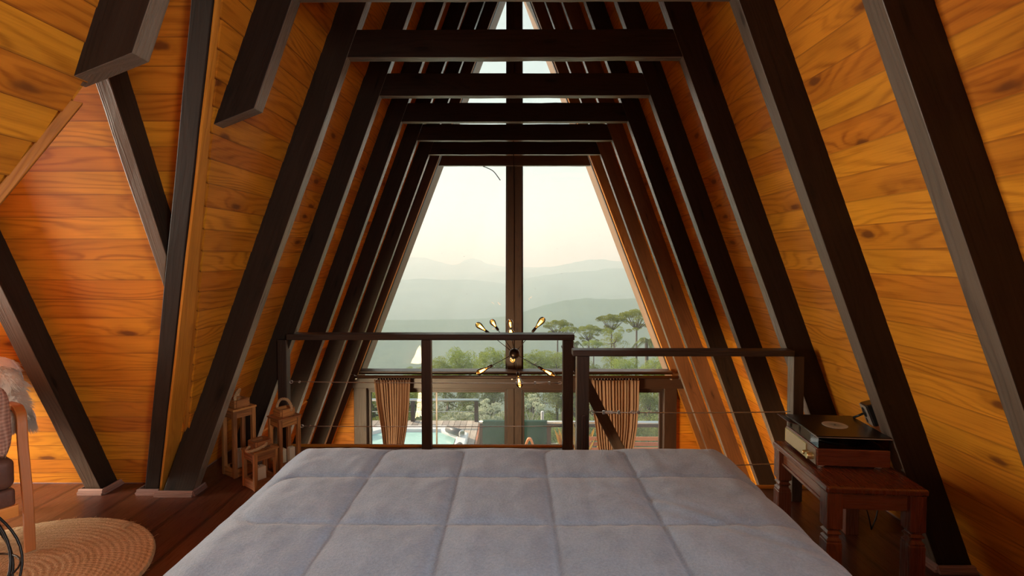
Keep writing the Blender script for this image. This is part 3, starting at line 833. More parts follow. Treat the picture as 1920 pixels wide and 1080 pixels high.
# unrolled coordinates: s across, t along
def prof(s, half, r):
    """unrolled distance -> (offset, drop) past the rounded edge"""
    if s <= half - r: return s, 0.0
    a = (s - (half - r)) / r
    if a < math.pi / 2: return half - r + r * math.sin(a), r * (1 - math.cos(a))
    return half + .03 * (s - (half - r) - r * math.pi / 2), r + (s - (half - r) - r * math.pi / 2)
cx = (BX0 + BX1) / 2; hw = (BX1 - BX0) / 2
NS, NT = 250, 250
smax = hw - rc + rc * math.pi / 2 + drop; tlen = (BY1 - BY0); tmax = tlen - rc + rc * math.pi / 2 + drop
ss = np.linspace(-smax, smax, NS); tt = np.linspace(0, tmax, NT)
grid = []; ax = []; ay = []
for t in tt:
    for s in ss:
        px_, dz1 = prof(abs(s), hw, rc); py_, dz2 = prof(t, tlen, rc)
        x = cx + math.copysign(px_, s); y = BY0 + py_
        both = min(dz1, dz2)
        if dz1 > 0 and dz2 > 0:       # round the corner in plan
            z = BZ - max(dz1, dz2); kx = .20 * min(1, both / .25)
            x = cx + math.copysign(px_ - kx * .6, s); y -= kx * .6
        else: z = BZ - max(dz1, dz2)
        grid.append((x, y, z)); ax.append(cx + s); ay.append(BY0 + t)
dd = stitch(np.array(ax), np.array(ay))
vs = []
for i, (x, y, z) in enumerate(grid):
    d_ = dd[i]; puff = .008 * (1 - math.exp(-(d_ / .035) ** 1.1)) - .0055 * math.exp(-(d_ / .0065) ** 2)
    puff += .003 * mnoise.noise(Vector((x * 3.2, y * 3.2, 1))) + .002 * mnoise.noise(Vector((x * 9, y * 9, 3))) + .0022 * mnoise.noise(Vector((x * 24, y * 20, 5)))
    wr = max(0, 1 - abs((x * .8 + y - 1.83) / .10)) * max(0, min(1, (x - .25) / .2)); puff += .003 * math.sin(x * 60 + y * 90) * wr
    edge = max(0, abs(x - cx) - (hw - rc)) ; f_ = min(1, edge / rc)
    sgn = 1 if x > cx else -1
    fy = min(1, max(0, y - (BY1 - rc)) / rc)
    z_ = z + puff * (1 - .5 * max(f_, fy)); x_ = x + sgn * puff * .8 * f_; y_ = y + puff * .8 * fy
    if z < BZ - .16: x_ += sgn * .012 * math.sin(y * 17 + 2) * f_; y_ += .012 * math.sin(x * 15) * fy
    vs.append(bm.verts.new((x_, y_ - .95, z_)))
for j in range(NT - 1):
    for i in range(NS - 1):
        f = bm.faces.new((vs[j * NS + i], vs[j * NS + i + 1], vs[(j + 1) * NS + i + 1], vs[(j + 1) * NS + i])); f.smooth = True
tag(obj('blanket', bm, M['plush'], bed, solid=.008), 'blue-grey plush blanket stitched in large squares')
bm = nb(); box(bm, BX0 + .06, BX1 - .06, BY0 - .95, BY1 - .07 - .95, .27, BZ - .03); obj('mattress', fixn(bm), M['mattress'], bed, bevel=.06, seg=4)
bm = nb(); box(bm, BX0 + .09, BX1 - .09, BY0 - .95, BY1 - .10 - .95, .07, .265); obj('bed_base', fixn(bm), M['mahog'], bed, bevel=.01)
for x in (BX0 + .16, BX1 - .16):
    for y in (BY0 + .1, BY1 - .2):
        bm = nb(); box(bm, x - .03, x + .03, y - .98, y - .92, .001, .069); obj('leg', fixn(bm), M['mahog'], bed)

# ---------------------------------------------------------------- side table
TR = R(-4.7)
tb = empty('side_table', (1.385, 2.20, 0), 'low mahogany side table right of the bed carrying the turntable', 'table', rz=TR)
ex = Vector((math.cos(TR), math.sin(TR), 0)); ey = Vector((-math.sin(TR), math.cos(TR), 0))
TW, TL, TZ = .372, .505, .413
# origin: centre; near-left corner should fall on pixel (1557,918)
tc_ = Vector((1.199, 1.966, 0)) + ex * TW / 2 + ey * TL / 2; tb.location = tc_
bm = nb(); box(bm, -TW / 2, TW / 2, -TL / 2, TL / 2, TZ - .026, TZ, axis=1); obj('table_top', fixn(bm), M['mahog'], tb, bevel=.008, seg=3)
a_, b2 = TW / 2 - .035, TL / 2 - .035
bm = nb()
for sx in (-1, 1): box(bm, sx * a_ - .009, sx * a_ + .009, -b2 + .027, b2 - .027, TZ - .095, TZ - .0265)
for sy in (-1, 1): box(bm, -a_ + .027, a_ - .027, sy * b2 - .009, sy * b2 + .009, TZ - .095, TZ - .0265)
for sx in (-1, 1): box(bm, sx * (a_ + .012) - .004, sx * (a_ + .012) + .004, -b2 + .027, b2 - .027, TZ - .095, TZ - .083)
obj('apron', fixn(bm), M['mahog'], tb, bevel=.002)
def leg_bm(cx_, cy_):
    bm = nb(); h = .029; zt = TZ - .027; zn = TZ - .195
    pr = [(h, .001), (h, zn - .028), (h - .003, zn - .026), (h - .001, zn - .018), (h - .009, zn - .008), (h - .009, zn), (h - .001, zn + .008), (h - .009, zn + .018), (h - .006, zn + .024), (h, zn + .03), (h, zt)]
    rg = []
    for w, z in pr: rg.append([bm.verts.new((cx_ + sx * w, cy_ + sy * w, z)) for sx, sy in ((-1, -1), (1, -1), (1, 1), (-1, 1))])
    for r0, r1 in zip(rg, rg[1:]):
        for i in range(4):
            j = (i + 1) % 4; quad(bm, [r0[i], r0[j], r1[j], r1[i]], [(r0[i].co.z, i * .07), (r0[i].co.z, i * .07 + .058), (r1[i].co.z, i * .07 + .058), (r1[i].co.z, i * .07)])
    bm.faces.new(rg[0][::-1]); bm.faces.new(rg[-1]); return fixn(bm)
for sx in (-1, 1):
    for sy in (-1, 1): obj('leg', leg_bm(sx * a_, sy * b2), M['mahog'], tb, bevel=.0025)

# ---------------------------------------------------------------- turntable
PR = R(-5.2)
pex = Vector((math.cos(PR), math.sin(PR), 0)); pey = Vector((-math.sin(PR), math.cos(PR), 0))
PWd, PL = .288, .300
pn = Vector((1.262, 2.140, TZ))
tt_ = empty('record_player', pn + pex * PWd / 2 + pey * PL / 2, 'mahogany record player with gold speaker grille and clear lid', 'record player', rz=PR)
bz0, bz1 = .012, .084
bm = nb(); box(bm, -PWd / 2, PWd / 2, -PL / 2, PL / 2, bz0, bz1, axis=0); obj('plinth', fixn(bm), M['mahog'], tt_, bevel=.004)
M['grille'] = plain('gold_grille_cloth', (.52, .44, .27), .7, var=.35, scale=420, bump=.4)
M['panel'] = plain('champagne_panel', (.30, .22, .16), .35, .5)
M['gold'] = plain('gold_trim', (.75, .62, .33), .3, .9)
xf = -PWd / 2
bm = nb(); box(bm, xf - .003, xf - .0005, -PL / 2 + .006, PL / 2 - .004, bz0 + .002, bz1 - .004); tag(obj('front_panel', fixn(bm), M['panel'], tt_), 'champagne coloured front panel')
bm = nb(); box(bm, xf - .006, xf - .0035, -PL / 2 + .088, PL / 2 - .010, bz0 + .006, bz1 - .012); g = obj('speaker_grille', fixn(bm), M['grille'], tt_)
bm = nb(); y0_, y1_, z0_, z1_ = -PL / 2 + .085, PL / 2 - .007, bz0 + .003, bz1 - .009
for q_ in ((y0_, y1_, z0_, z0_ + .003), (y0_, y1_, z1_ - .003, z1_), (y0_, y0_ + .003, z0_ + .003, z1_ - .003), (y1_ - .003, y1_, z0_ + .003, z1_ - .003)): box(bm, xf - .0075, xf - .0035, *q_)
obj('grille_frame', fixn(bm), M['gold'], g)
for yy, rr in ((-PL / 2 + .072, .010), (-PL / 2 + .034, .015)):
    bm = nb(); lathe(bm, [(rr, 0), (rr, .012), (rr * .93, .016), (rr * .9, .024), (rr * .8, .026)], 24, Matrix.Translation((xf - .003, yy, bz0 + .03)) @ Matrix.Rotation(R(-90), 4, 'Y'))
    tag(obj('knob', bm, M['gold'], tt_), 'gold control knob')
for sx in (-1, 1):
    for sy in (-1, 1):
        bm = nb(); lathe(bm, [(.011, .0005), (.013, .004), (.013, bz0 - .0005)], 16, Matrix.Translation((sx * (PWd / 2 - .03), sy * (PL / 2 - .03), 0))); obj('foot', bm, M['silver'], tt_)
bm = nb(); lathe(bm, [(.125, bz1 + .001), (.125, bz1 + .012), (.12, bz1 + .014)], 40, Matrix.Translation((.0, .01, 0))); pl_ = obj('platter', bm, M['black'], tt_)
bm = nb(); tube(bm, [(.115, .12, bz1 + .03), (.115, .0, bz1 + .032), (.07, -.07, bz1 + .026)], .004, 8); lathe(bm, [(.018, bz1 + .001), (.018, bz1 + .035)], 16, Matrix.Translation((.115, .12, 0))); obj('tone_arm', bm, M['black'], tt_)
# lid: clear box walls, front one leaning
lz = bz1 + .044
bm = nb()
o1 = [(-PWd / 2 + .006, -PL / 2 + .004), (PWd / 2 - .004, -PL / 2 + .004), (PWd / 2 - .004, PL / 2 - .004), (-PWd / 2 + .006, PL / 2 - .004)]
v0 = [bm.verts.new((x, y, bz1 + .001)) for x, y in o1]; v1 = [bm.verts.new((x, y, lz)) for x, y in o1]
for i in range(4): bm.faces.new([v0[i], v0[(i + 1) % 4], v1[(i + 1) % 4], v1[i]])
bm.faces.new(v1)
obj('lid', fixn(bm), M['lid'], tt_, solid=.002)
bm = nb(); box(bm, PWd / 2 - .012, PWd / 2 - .006, PL / 2 - .10, PL / 2 - .05, bz1, lz - .003); obj('hinge', fixn(bm), M['black'], tt_)
bm = nb(); box(bm, -.145, -.143, -.1, .1, 0, .001); bm.free()
# records lying on the lid
def sleeve(z, dx, dy, rz, t, label, m_, disc=False, nm='record_sleeve'):
    c = tt_.location
    e = empty(nm, (c.x + dx, c.y + dy, c.z + z), label, 'record', 'records lying on the turntable lid', rz=PR + rz)
    bm = nb(); box(bm, -.147, .147, -.15, .15, 0, t); obj('cover', fixn(bm), m_, e, bevel=.0008)
    if disc:
        bm = nb(); lathe(bm, [(.050, t + .0002), (.050, t + .0012)], 40); tag(obj('label', bm, M['bluelabel'], e), 'round blue-grey printed label')
        bm = nb(); lathe(bm, [(.0036, t + .0013), (.0036, t + .0022)], 14); obj('spindle_hole', bm, M['black'], e)
    return e
m, k, b, o_ = mat('blue_record_label'); tcn = k.new('ShaderNodeTexCoord'); g_ = k.new('ShaderNodeTexGradient', gradient_type='SPHERICAL')
mp_ = k.new('ShaderNodeMapping'); mp_.inputs['Scale'].default_value = (20, 20, 20); k.l.new(tcn.outputs['Object'], mp_.inputs[0]); k.l.new(mp_.outputs[0], g_.inputs[0])
nz = k.noise(tcn.outputs['Object'], 60, 3)
k.put(b.inputs['Base Color'], k.mix(k.m('ADD', g_.outputs['Fac'], k.m('MULTIPLY', k.m('SUBTRACT', nz, .5), .5), clamp=True), (.52, .52, .48), (.08, .20, .28))); b.inputs['Roughness'].default_value = .35; M['bluelabel'] = m
M['sleeve'] = plain('glossy_black_sleeve', (.016, .010, .008), .32, var=.3, scale=6)
M['sleeve2'] = plain('white_edged_sleeve', (.35, .30, .26), .5)
M['sleeve3'] = plain('maroon_sleeve', (.07, .012, .010), .4)
sleeve(lz + .0025, .004, -.003, R(-1.2), .0022, 'lowest record sleeve in the pile on the turntable lid', M['sleeve2'])
sleeve(lz + .0050, .0, .001, R(.8), .0022, 'middle record sleeve in the pile on the turntable lid', M['sleeve'])
sleeve(lz + .0080, -.001, .0, R(-.3), .0024, 'topmost black record sleeve with a round blue-grey label', M['sleeve'], True)
# maroon booklet hanging over the lid front
cb = W(1494, 785, 2.33)
bk = empty('record_booklet', cb, 'small maroon booklet sticking out over the front edge of the turntable lid', 'booklet', rz=PR)
bk.location = tt_.location + pex * (-.158) + pey * .085 + Vector((0, 0, lz + .003))
bm = nb(); box(bm, -.03, .012, -.062, .065, -.001, .001); o = obj('cover', fixn(bm), M['sleeve3'], bk); o.rotation_euler = (0, R(14), 0)
bm = nb(); box(bm, -.022, .006, -.050, .05, .0012, .0016); o = obj('inset', fixn(bm), M['black'], bk); o.rotation_euler = (0, R(14), 0)

# small speaker by the rafter
sp = empty('speaker', W(1638, 774, 2.31), 'small black box speaker with a silver face tilted against the right slope', 'speaker')
sp.rotation_euler = (R(-6), R(-20), R(-18))
bm = nb(); box(bm, -.028, .046, -.05, .05, -.048, .048); obj('cabinet', fixn(bm), M['black'], sp, bevel=.006)
bm = nb(); box(bm, -.032, -.0285, -.046, .046, -.044, .044); fpn = obj('face', fixn(bm), M['silver'], sp, bevel=.001); tag(fpn, 'silver front face')
bm = nb(); lathe(bm, [(.022, 0), (.022, .003), (.014, .001)], 24, Matrix.Translation((-.0325, 0, .012)) @ Matrix.Rotation(R(-90), 4, 'Y')); obj('cone', bm, M['black'], fpn)
bm = nb(); lathe(bm, [(.010, 0), (.010, .002)], 20, Matrix.Translation((-.0325, .012, -.026)) @ Matrix.Rotation(R(-90), 4, 'Y')); obj('port', bm, M['black'], fpn)
bm = nb(); tube(bm, [(-.034, .03, .0), (-.055, .036, -.006), (-.075, .05, -.012)], .005, 8); obj('clamp', bm, M['blackm'], sp)
bm = nb(); tube(bm, [(.04, 0, 0), (.085, 0, .02)], .007, 8); obj('bracket', bm, M['blackm'], sp)
# hanging wire below the table
bm = nb(); a_ = W(1622, 945, 2.30); b2 = W(1634, 993, 2.30); c_ = W(1646, 955, 2.30)
tube(bm, [a_ + Vector((-.003, 0, .11)), a_, a_.lerp(b2, .5) + Vector((.002, 0, 0)), b2, b2.lerp(c_, .12), b2.lerp(c_, .55) + Vector((.004, 0, 0)), c_, c_ + Vector((-.001, 0, .11))], .0028, 8)
tag(obj('power_cord', bm, M['black'], smooth=True), 'thin black cord hanging in a V under the side table', 'cord')

# ---------------------------------------------------------------- lanterns
def lantern(x, y, rz, w, h, label, rope_pts, candles):
    root = empty('lantern', (x, y, 0), label, 'lantern', 'wooden candle lanterns on the floor', rz=rz)
    p = .022 if h > .3 else .02; hw_ = w / 2
    for sx in (-1, 1):
        for sy in (-1, 1):
            bm = nb(); cx_, cy_ = sx * (hw_ - p / 2), sy * (hw_ - p / 2)
            box(bm, cx_ - p / 2, cx_ + p / 2, cy_ - p / 2, cy_ + p / 2, .001, h - .012, axis=2); obj('post', fixn(bm), M['burnt'], root, bevel=.0015)
    def rails(z0, z1, nm):
        bm = nb()
        for sg in (-1, 1):
            c = sg * (hw_ - p / 2)
            box(bm, -hw_ + p + .0005, hw_ - p - .0005, c - p * .35, c + p * .35, z0, z1); box(bm, c - p * .35, c + p * .35, -hw_ + p + .0005, hw_ - p - .0005, z0, z1)
        return obj(nm, fixn(bm), M['burnt'], root, bevel=.001)
    rails(.002, .05, 'base_rail'); rails(h - .055, h - .0125, 'top_rail')
    bm = nb(); box(bm, -hw_ + p, hw_ - p, -hw_ + p, hw_ - p, .004, .0115); obj('base_board', fixn(bm), M['burnt'], root)
    bm = nb(); box(bm, -hw_ - .004, hw_ + .004, -hw_ - .004, hw_ + .004, h - .0115, h, axis=0); obj('roof', fixn(bm), M['burnt'], root, bevel=.002)
    c = hw_ * .60; ch = .045
    bm = nb()
    for sg in (-1, 1):
        box(bm, -c, c, sg * c - .006, sg * c + .006, h + .0005, h + ch); box(bm, sg * c - .006, sg * c + .006, -c + .0065, c - .0065, h + .0005, h + ch)
    obj('chimney', fixn(bm), M['burnt'], root, bevel=.001)
    pts = [Vector(q_) for q_ in rope_pts]
    # twisted two-strand rope
    fine = []
    for i in range(len(pts) - 1):
        p0 = pts[max(i - 1, 0)]; p1 = pts[i]; p2 = pts[i + 1]; p3 = pts[min(i + 2, len(pts) - 1)]
        for j in range(8):
            t = j / 8; fine.append(.5 * ((2 * p1) + (p2 - p0) * t + (2 * p0 - 5 * p1 + 4 * p2 - p3) * t * t + (3 * p1 - p0 - 3 * p2 + p3) * t ** 3))
    fine.append(pts[-1]); bm = nb()
    for ph in (0, math.pi * 2 / 3, math.pi * 4 / 3):
        st = []
        for i, q_ in enumerate(fine):
            tg = (fine[min(i + 1, len(fine) - 1)] - fine[max(i - 1, 0)]).normalized(); s1 = tg.cross(Vector((.3, 1, .2))).normalized(); s2 = tg.cross(s1)
            an = ph + i * .8; st.append(q_ + (s1 * math.cos(an) + s2 * math.sin(an)) * .0042)
        tube(bm, st, .0052, 6)
    obj('rope_handle', bm, M['rope'], root)
    for (cx_, cy_, r, ch_, sq) in candles:
        cd = empty('candle', (x + math.cos(rz) * cx_ - math.sin(rz) * cy_, y + math.sin(rz) * cx_ + math.cos(rz) * cy_, .012), '', '')
        bm = nb()
        if sq: box(bm, -r, r, -r, r, 0, ch_); o = obj('wax', fixn(bm), M['wax'], cd, bevel=.004); cd.rotation_euler = (0, 0, rz)
        else: lathe(bm, [(r, 0), (r, ch_), (r * .9, ch_ + .002), (r * .75, ch_ - .004)], 28); o = obj('wax', bm, M['wax'], cd)
        bm = nb(); tube(bm, [(0, 0, ch_ - .003), (.001, 0, ch_ + .008)], .001, 5); obj('wick', bm, M['black'], cd)
        cands.append(cd)
    return root
cands = []
hA = [(-.035, .03, .045), (-.05, .02, .065), (-.025, -.005, .088), (.02, -.02, .075), (.035, -.03, .045), (.036, -.03, .035)]
L1 = W(449, 880, 3.06)
up = lambda pts, h: [(a, b_, c + h) for a, b_, c in pts]
lantern(L1.x, 3.06, R(-33), .135, .405, 'tallest wooden lantern, at the left, with a looped rope handle', up([(-.035, .02, .02), (-.055, .03, .06), (-.04, .03, .085), (-.005, .0, .085), (.02, -.03, .06), (.03, -.035, .03)], .405), [(.01, -.005, .032, .13, False)])
L3 = W(488, 888, 2.90)
lantern(L3.x, 2.90, R(-36), .137, .215, 'smallest wooden lantern in front, its rope handle fallen forward', up([(-.02, -.048, .012), (-.0, -.075, .006), (.035, -.085, .008), (.06, -.06, .014), (.07, -.01, .026), (.05, .01, .03)], .215), [(.012, -.01, .026, .10, True)])
L2 = W(534, 860, 3.14)
lantern(L2.x, 3.14, R(-38), .137, .325, 'medium wooden lantern half hidden by the bed corner, rope handle upright', up([(-.045, -.02, .03), (-.046, -.018, .06), (-.02, -.01, .095), (.02, .01, .095), (.046, .02, .06), (.045, .02, .03)], .325), [(-.022, -.012, .024, .10, True), (.03, .025, .018, .115, True)])
for cd, l in zip(cands, ('round cream pillar candle standing inside the tallest lantern', 'square cream candle inside the smallest lantern', 'left square cream candle inside the medium lantern', 'right, taller square cream candle inside the medium lantern')):
    cd['label'] = l; cd['category'] = 'candle'; cd['group'] = 'cream candles in the lanterns'

# ---------------------------------------------------------------- jute rug
m, k, b, o_ = mat('braided_jute'); tcn = k.new('ShaderNodeTexCoord'); s_ = k.new('ShaderNodeSeparateXYZ'); k.l.new(tcn.outputs['Object'], s_.inputs[0])
rr = k.m('SQRT', k.m('ADD', k.m('POWER', s_.outputs[0], 2), k.m('POWER', s_.outputs[1], 2))); an = k.m('ARCTAN2', s_.outputs[1], s_.outputs[0])
br = k.m('MULTIPLY_ADD', k.m('SINE', k.m('ADD', k.m('MULTIPLY', an, 120), k.m('MULTIPLY', rr, 260))), .5, .5)
nz = k.noise(tcn.outputs['Object'], 120, 4, .7); nb_ = k.noise(k.xyz(k.m('MULTIPLY', rr, 22), k.m('MULTIPLY', an, 2.2)), 1, 3)
f = k.m('ADD', k.m('MULTIPLY', br, .16), k.m('MULTIPLY', nz, .84))
c = k.mix(f, (.38, .22, .10), (.84, .58, .31)); c = k.mix(k.rng(nb_, .35, .65, 0, .5), c, (.74, .53, .31))
k.put(b.inputs['Base Color'], c); b.inputs['Roughness'].default_value = .95; k.put(b.inputs['Normal'], k.bump(f, .8, .008)); M['jute'] = m
rug = empty('rug', (-2.06, 1.95, 0), 'round braided jute rug on the floor under the armchair', 'rug')
bm = nb(); RR = .555; nr = 24; na = 220; rings = []
for i in range(nr * 4 + 1):
    r = RR * i / (nr * 4); ph = (i % 4) / 4; z = .011 + .002 * math.sin(math.pi * ((i / 4) % 1)) if i < nr * 4 else .001
    if i == 0: rings.append([bm.verts.new((0, 0, z))]); continue
    rings.append([bm.verts.new(((r + .004 * mnoise.noise(Vector((math.cos(2 * math.pi * a / na) * 4, math.sin(2 * math.pi * a / na) * 4, i * .1)))) * math.cos(2 * math.pi * a / na), r * math.sin(2 * math.pi * a / na), z + .0012 * math.sin(a * 2.0 + i))) for a in range(na)])
for a in range(na): bm.faces.new([rings[0][0], rings[1][a], rings[1][(a + 1) % na]]).smooth = True
for r0, r1 in zip(rings[1:], rings[2:]):
    for a in range(na): bm.faces.new([r0[a], r1[a], r1[(a + 1) % na], r0[(a + 1) % na]]).smooth = True
obj('braid', fixn(bm), M['jute'], rug)
rnd = random.Random(5); bm = nb()
for i in range(420):
    a = rnd.uniform(0, 2 * math.pi); r = RR * rnd.uniform(.92, 1.0) if i % 2 else RR * rnd.uniform(.3, 1); c0 = Vector((r * math.cos(a), r * math.sin(a), .014 if r < .53 else .006)); d_ = Vector((math.cos(a + rnd.uniform(-1.6, 1.6)), math.sin(a + rnd.uniform(-1.6, 1.6)), rnd.uniform(0, .5))) * rnd.uniform(.008, .026)
    tube(bm, [c0, c0 + d_ * .6 + Vector((0, 0, .002)), c0 + d_], .0007, 3, cap=False)
o = obj('loose_fibres', bm, M['jute'], rug); o['kind'] = 'stuff'
bm = nb(); fx = W(228, 992, 2.40); rug_l = lambda v: Vector(v) - rug.location
for i in range(14):
    c0 = rug_l(Vector((fx.x + rnd.uniform(-.012, .012), 2.4 + rnd.uniform(-.01, .01), .012))); tube(bm, [c0, c0 + Vector((.01, .015, .012)), c0 + Vector((.02 + rnd.uniform(-.01, .01), .03, .006 + rnd.uniform(0, .012)))], .0011, 4)
obj('frayed_knot', bm, M['jute'], rug)

# ---------------------------------------------------------------- armchair
ac = empty('armchair', (-2.30, 2.25, 0), 'armchair at the left edge with bent light wood arm and brown leather seat', 'armchair')
al = lambda v: Vector(v) - ac.location
def strip(bm, pts, nrm, w, t):
    """bent laminated strip: pts centre line, nrm width direction"""
    pts = [Vector(p) for p in pts]; nrm = Vector(nrm).normalized(); rg = []; ac_ = 0
    for i, p in enumerate(pts):
        tg = (pts[min(i + 1, len(pts) - 1)] - pts[max(i - 1, 0)]).normalized(); u = tg.cross(nrm).normalized()
        rg.append(([bm.verts.new(p + nrm * a * w / 2 + u * b2 * t / 2) for a, b2 in ((-1, -1), (1, -1), (1, 1), (-1, 1))], ac_))
        if i + 1 < len(pts): ac_ += (pts[i + 1] - p).length
    for (a, ua), (b2, ub) in zip(rg, rg[1:]):
        for j in range(4): quad(bm, [a[j], a[(j + 1) % 4], b2[(j + 1) % 4], b2[j]], [(ua, j * .06), (ua, j * .06 + .05), (ub, j * .06 + .05), (ub, j * .06)])
    bm.faces.new(rg[0][0][::-1]); bm.faces.new(rg[-1][0]); return fixn(bm)
def spline(pts, n=8):
    pts = [Vector(p) for p in pts]; out = []
    for i in range(len(pts) - 1):
        p0 = pts[max(i - 1, 0)]; p1 = pts[i]; p2 = pts[i + 1]; p3 = pts[min(i + 2, len(pts) - 1)]
        for j in range(n):
            t = j / n; out.append(.5 * ((2 * p1) + (p2 - p0) * t + (2 * p0 - 5 * p1 + 4 * p2 - p3) * t * t + (3 * p1 - p0 - 3 * p2 + p3) * t ** 3))
    return out + [pts[-1]]
F0 = W(57, 1052, 2.20); F0.z = .018; T0 = W(40, 775, 2.26)
back = Vector((-.82, .57, 0)).normalized(); side = Vector((-.57, -.82, 0)).normalized()    # chair depth axis, and towards its other arm
def arm_path(o3):
    return [al(p + o3) for p in spline([F0, F0.lerp(T0, .35) + Vector((.004, 0, 0)), F0.lerp(T0, .75) + Vector((-.002, 0, 0)), T0 + Vector((0, 0, -.03)), T0 + back * .03 + Vector((0, 0, .004)), T0 + back * .12 + Vector((0, 0, .012)), T0 + back * .52 + Vector((0, 0, -.03))])]
for o3, l in ((Vector(), 1), (side * .60, 2)):
    bm = nb(); strip(bm, arm_path(o3), side, .036, .022); obj('arm', bm, M['chairw'], ac, bevel=.003)
    bm = nb(); b0 = F0 + back * .60 + o3; strip(bm, [al(b0), al(b0 + Vector((0, 0, .25)) - back * .05), al(T0 + back * .50 + o3 + Vector((0, 0, -.045)))], side, .048, .024); obj('back_leg', bm, M['chairw'], ac, bevel=.003)
for t_, z_ in ((.04, .20), (.50, .17)):
    bm = nb(); a_ = F0 + back * t_; a_.z = z_; beam(bm, al(a_ + side * .026), al(a_ + side * .574), .022, .05); obj('cross_rail', fixn(bm), M['chairw'], ac, bevel=.003)
def padbox(c0, dirs, dims, z0, z1, tilt=0.0):
    bm = nb(); a, b2 = dirs
    p = []
    for zz_, ti in ((z0, 0), (z1, 0)):
        for s1, s2 in ((0, 0), (1, 0), (1, 1), (0, 1)): p.append(al(c0 + a * dims[0] * s1 + b2 * dims[1] * s2 + Vector((0, 0, zz_ - tilt * s1))))
    hexa(bm, [p[0], p[1], p[2], p[3], p[4], p[5], p[6], p[7]]); return fixn(bm)
c0 = F0 + back * .03 + side * .032; c0.z = 0
obj('seat_cushion', padbox(c0, (back, side), (.52, .535), .30, .435, .04), M['leather'], ac, bevel=.032, seg=5, smooth=True)
obj('seat_frame', padbox(c0 + back * .01, (back, side), (.50, .535), .215, .298, .04), M['leather'], ac, bevel=.015, seg=3, smooth=True)
bb = F0 + back * .46 + side * .032; bb.z = 0
bm = nb(); q0 = bb; lean = back * .24
p = []
for zz_, off in ((.40, Vector()), (.98, lean)):
    for s1, s2 in ((0, 0), (.12, 0), (.12, .535), (0, .535)): p.append(al(q0 + off + back * s1 + side * s2 + Vector((0, 0, zz_))))
hexa(bm, p); obj('backrest', fixn(bm), M['leather'], ac, bevel=.035, seg=5, smooth=True)

# sheepskin: hairy pelt draped over the chair back and arm
m, k, b, o_ = mat('cream_wool'); tcn = k.new('ShaderNodeTexCoord'); nz = k.noise(tcn.outputs['Object'], 22, 4, .7)
k.put(b.inputs['Base Color'], k.mix(nz, (.74, .60, .47), (.95, .88, .76))); b.inputs['Roughness'].default_value = .8; b.inputs['Sheen Weight'].default_value = .4
b.inputs['Subsurface Weight'].default_value = 0; M['wool'] = m
skl = empty('sheepskin', (-2.36, 2.5, .5), 'shaggy cream sheepskin thrown over the armchair back and arm', 'sheepskin')
sl_ = lambda v: Vector(v) - skl.location
# centre line of the pelt in space: from the chair back top down over the arm to its outside
spine = spline([W(-85, 672, 2.56), W(-50, 694, 2.48), W(-24, 722, 2.42), W(-12, 765, 2.38), W(8, 792, 2.36), W(22, 808, 2.36)], 6)
wd = [.15, .14, .11, .085, .06, .02]
bm = nb(); rows = []; nrm_l = []
for i, p_ in enumerate(spine):
    t = i / (len(spine) - 1); w = np.interp(t, [0, .2, .4, .6, .85, 1], wd); row = []
    for j in range(11):
        a = (j / 10 - .5) * math.pi * 1.15
        row.append(bm.verts.new(sl_(p_ + Vector((math.sin(a) * w * .62, .03 - math.cos(a) * .07 + .05 * abs(math.sin(a)), math.sin(a) * w * .25)))))
    rows.append(row)
for r0, r1 in zip(rows, rows[1:]):
    for j in range(10): bm.faces.new([r0[j], r0[j + 1], r1[j + 1], r1[j]]).smooth = True
base_pts = [(v.co.copy(), i, j) for i, r_ in enumerate(rows) for j, v in enumerate(r_)]
obj('pelt', fixn(bm), M['wool'], skl, solid=.012)
bm = nb(); rnd = random.Random(11)
for i in range(9000):
    a, b2 = rnd.randrange(len(rows) - 1), rnd.randrange(10); fu, fv = rnd.random(), rnd.random()
    g = lambda i_, j_: base_pts[i_ * 11 + j_][0]
    p_ = g(a, b2).lerp(g(a, b2 + 1), fv).lerp(g(a + 1, b2).lerp(g(a + 1, b2 + 1), fv), fu)
    sx = ((b2 + fv) / 10 - .5) * 2
    clump = mnoise.noise_vector(p_ * 16) * .7
    d_ = (Vector((sx * 1.1, -.85 + .4 * abs(sx), .25)) + clump + Vector((0, 0, -.55 * a / len(rows)))).normalized() * rnd.uniform(.035, .075)
    if a > len(rows) - 6: d_ *= .75
    dr = Vector((.004 * sx, 0, -.016)) + mnoise.noise_vector(p_ * 9) * .012
    w0 = .0026; s1 = d_.cross(Vector((0, 1, .2))).normalized() * w0
    q0, q1, q2 = p_, p_ + d_ * .55 + dr * .3, p_ + d_ + dr
    v_ = [bm.verts.new(q) for q in (q0 - s1, q0 + s1, q1 + s1 * .8, q1 - s1 * .8, q2)]
    bm.faces.new(v_[:4]).smooth = True; bm.faces.new([v_[3], v_[2], v_[4]]).smooth = True
o = obj('wool', bm, M['wool'], skl); o['kind'] = 'stuff'
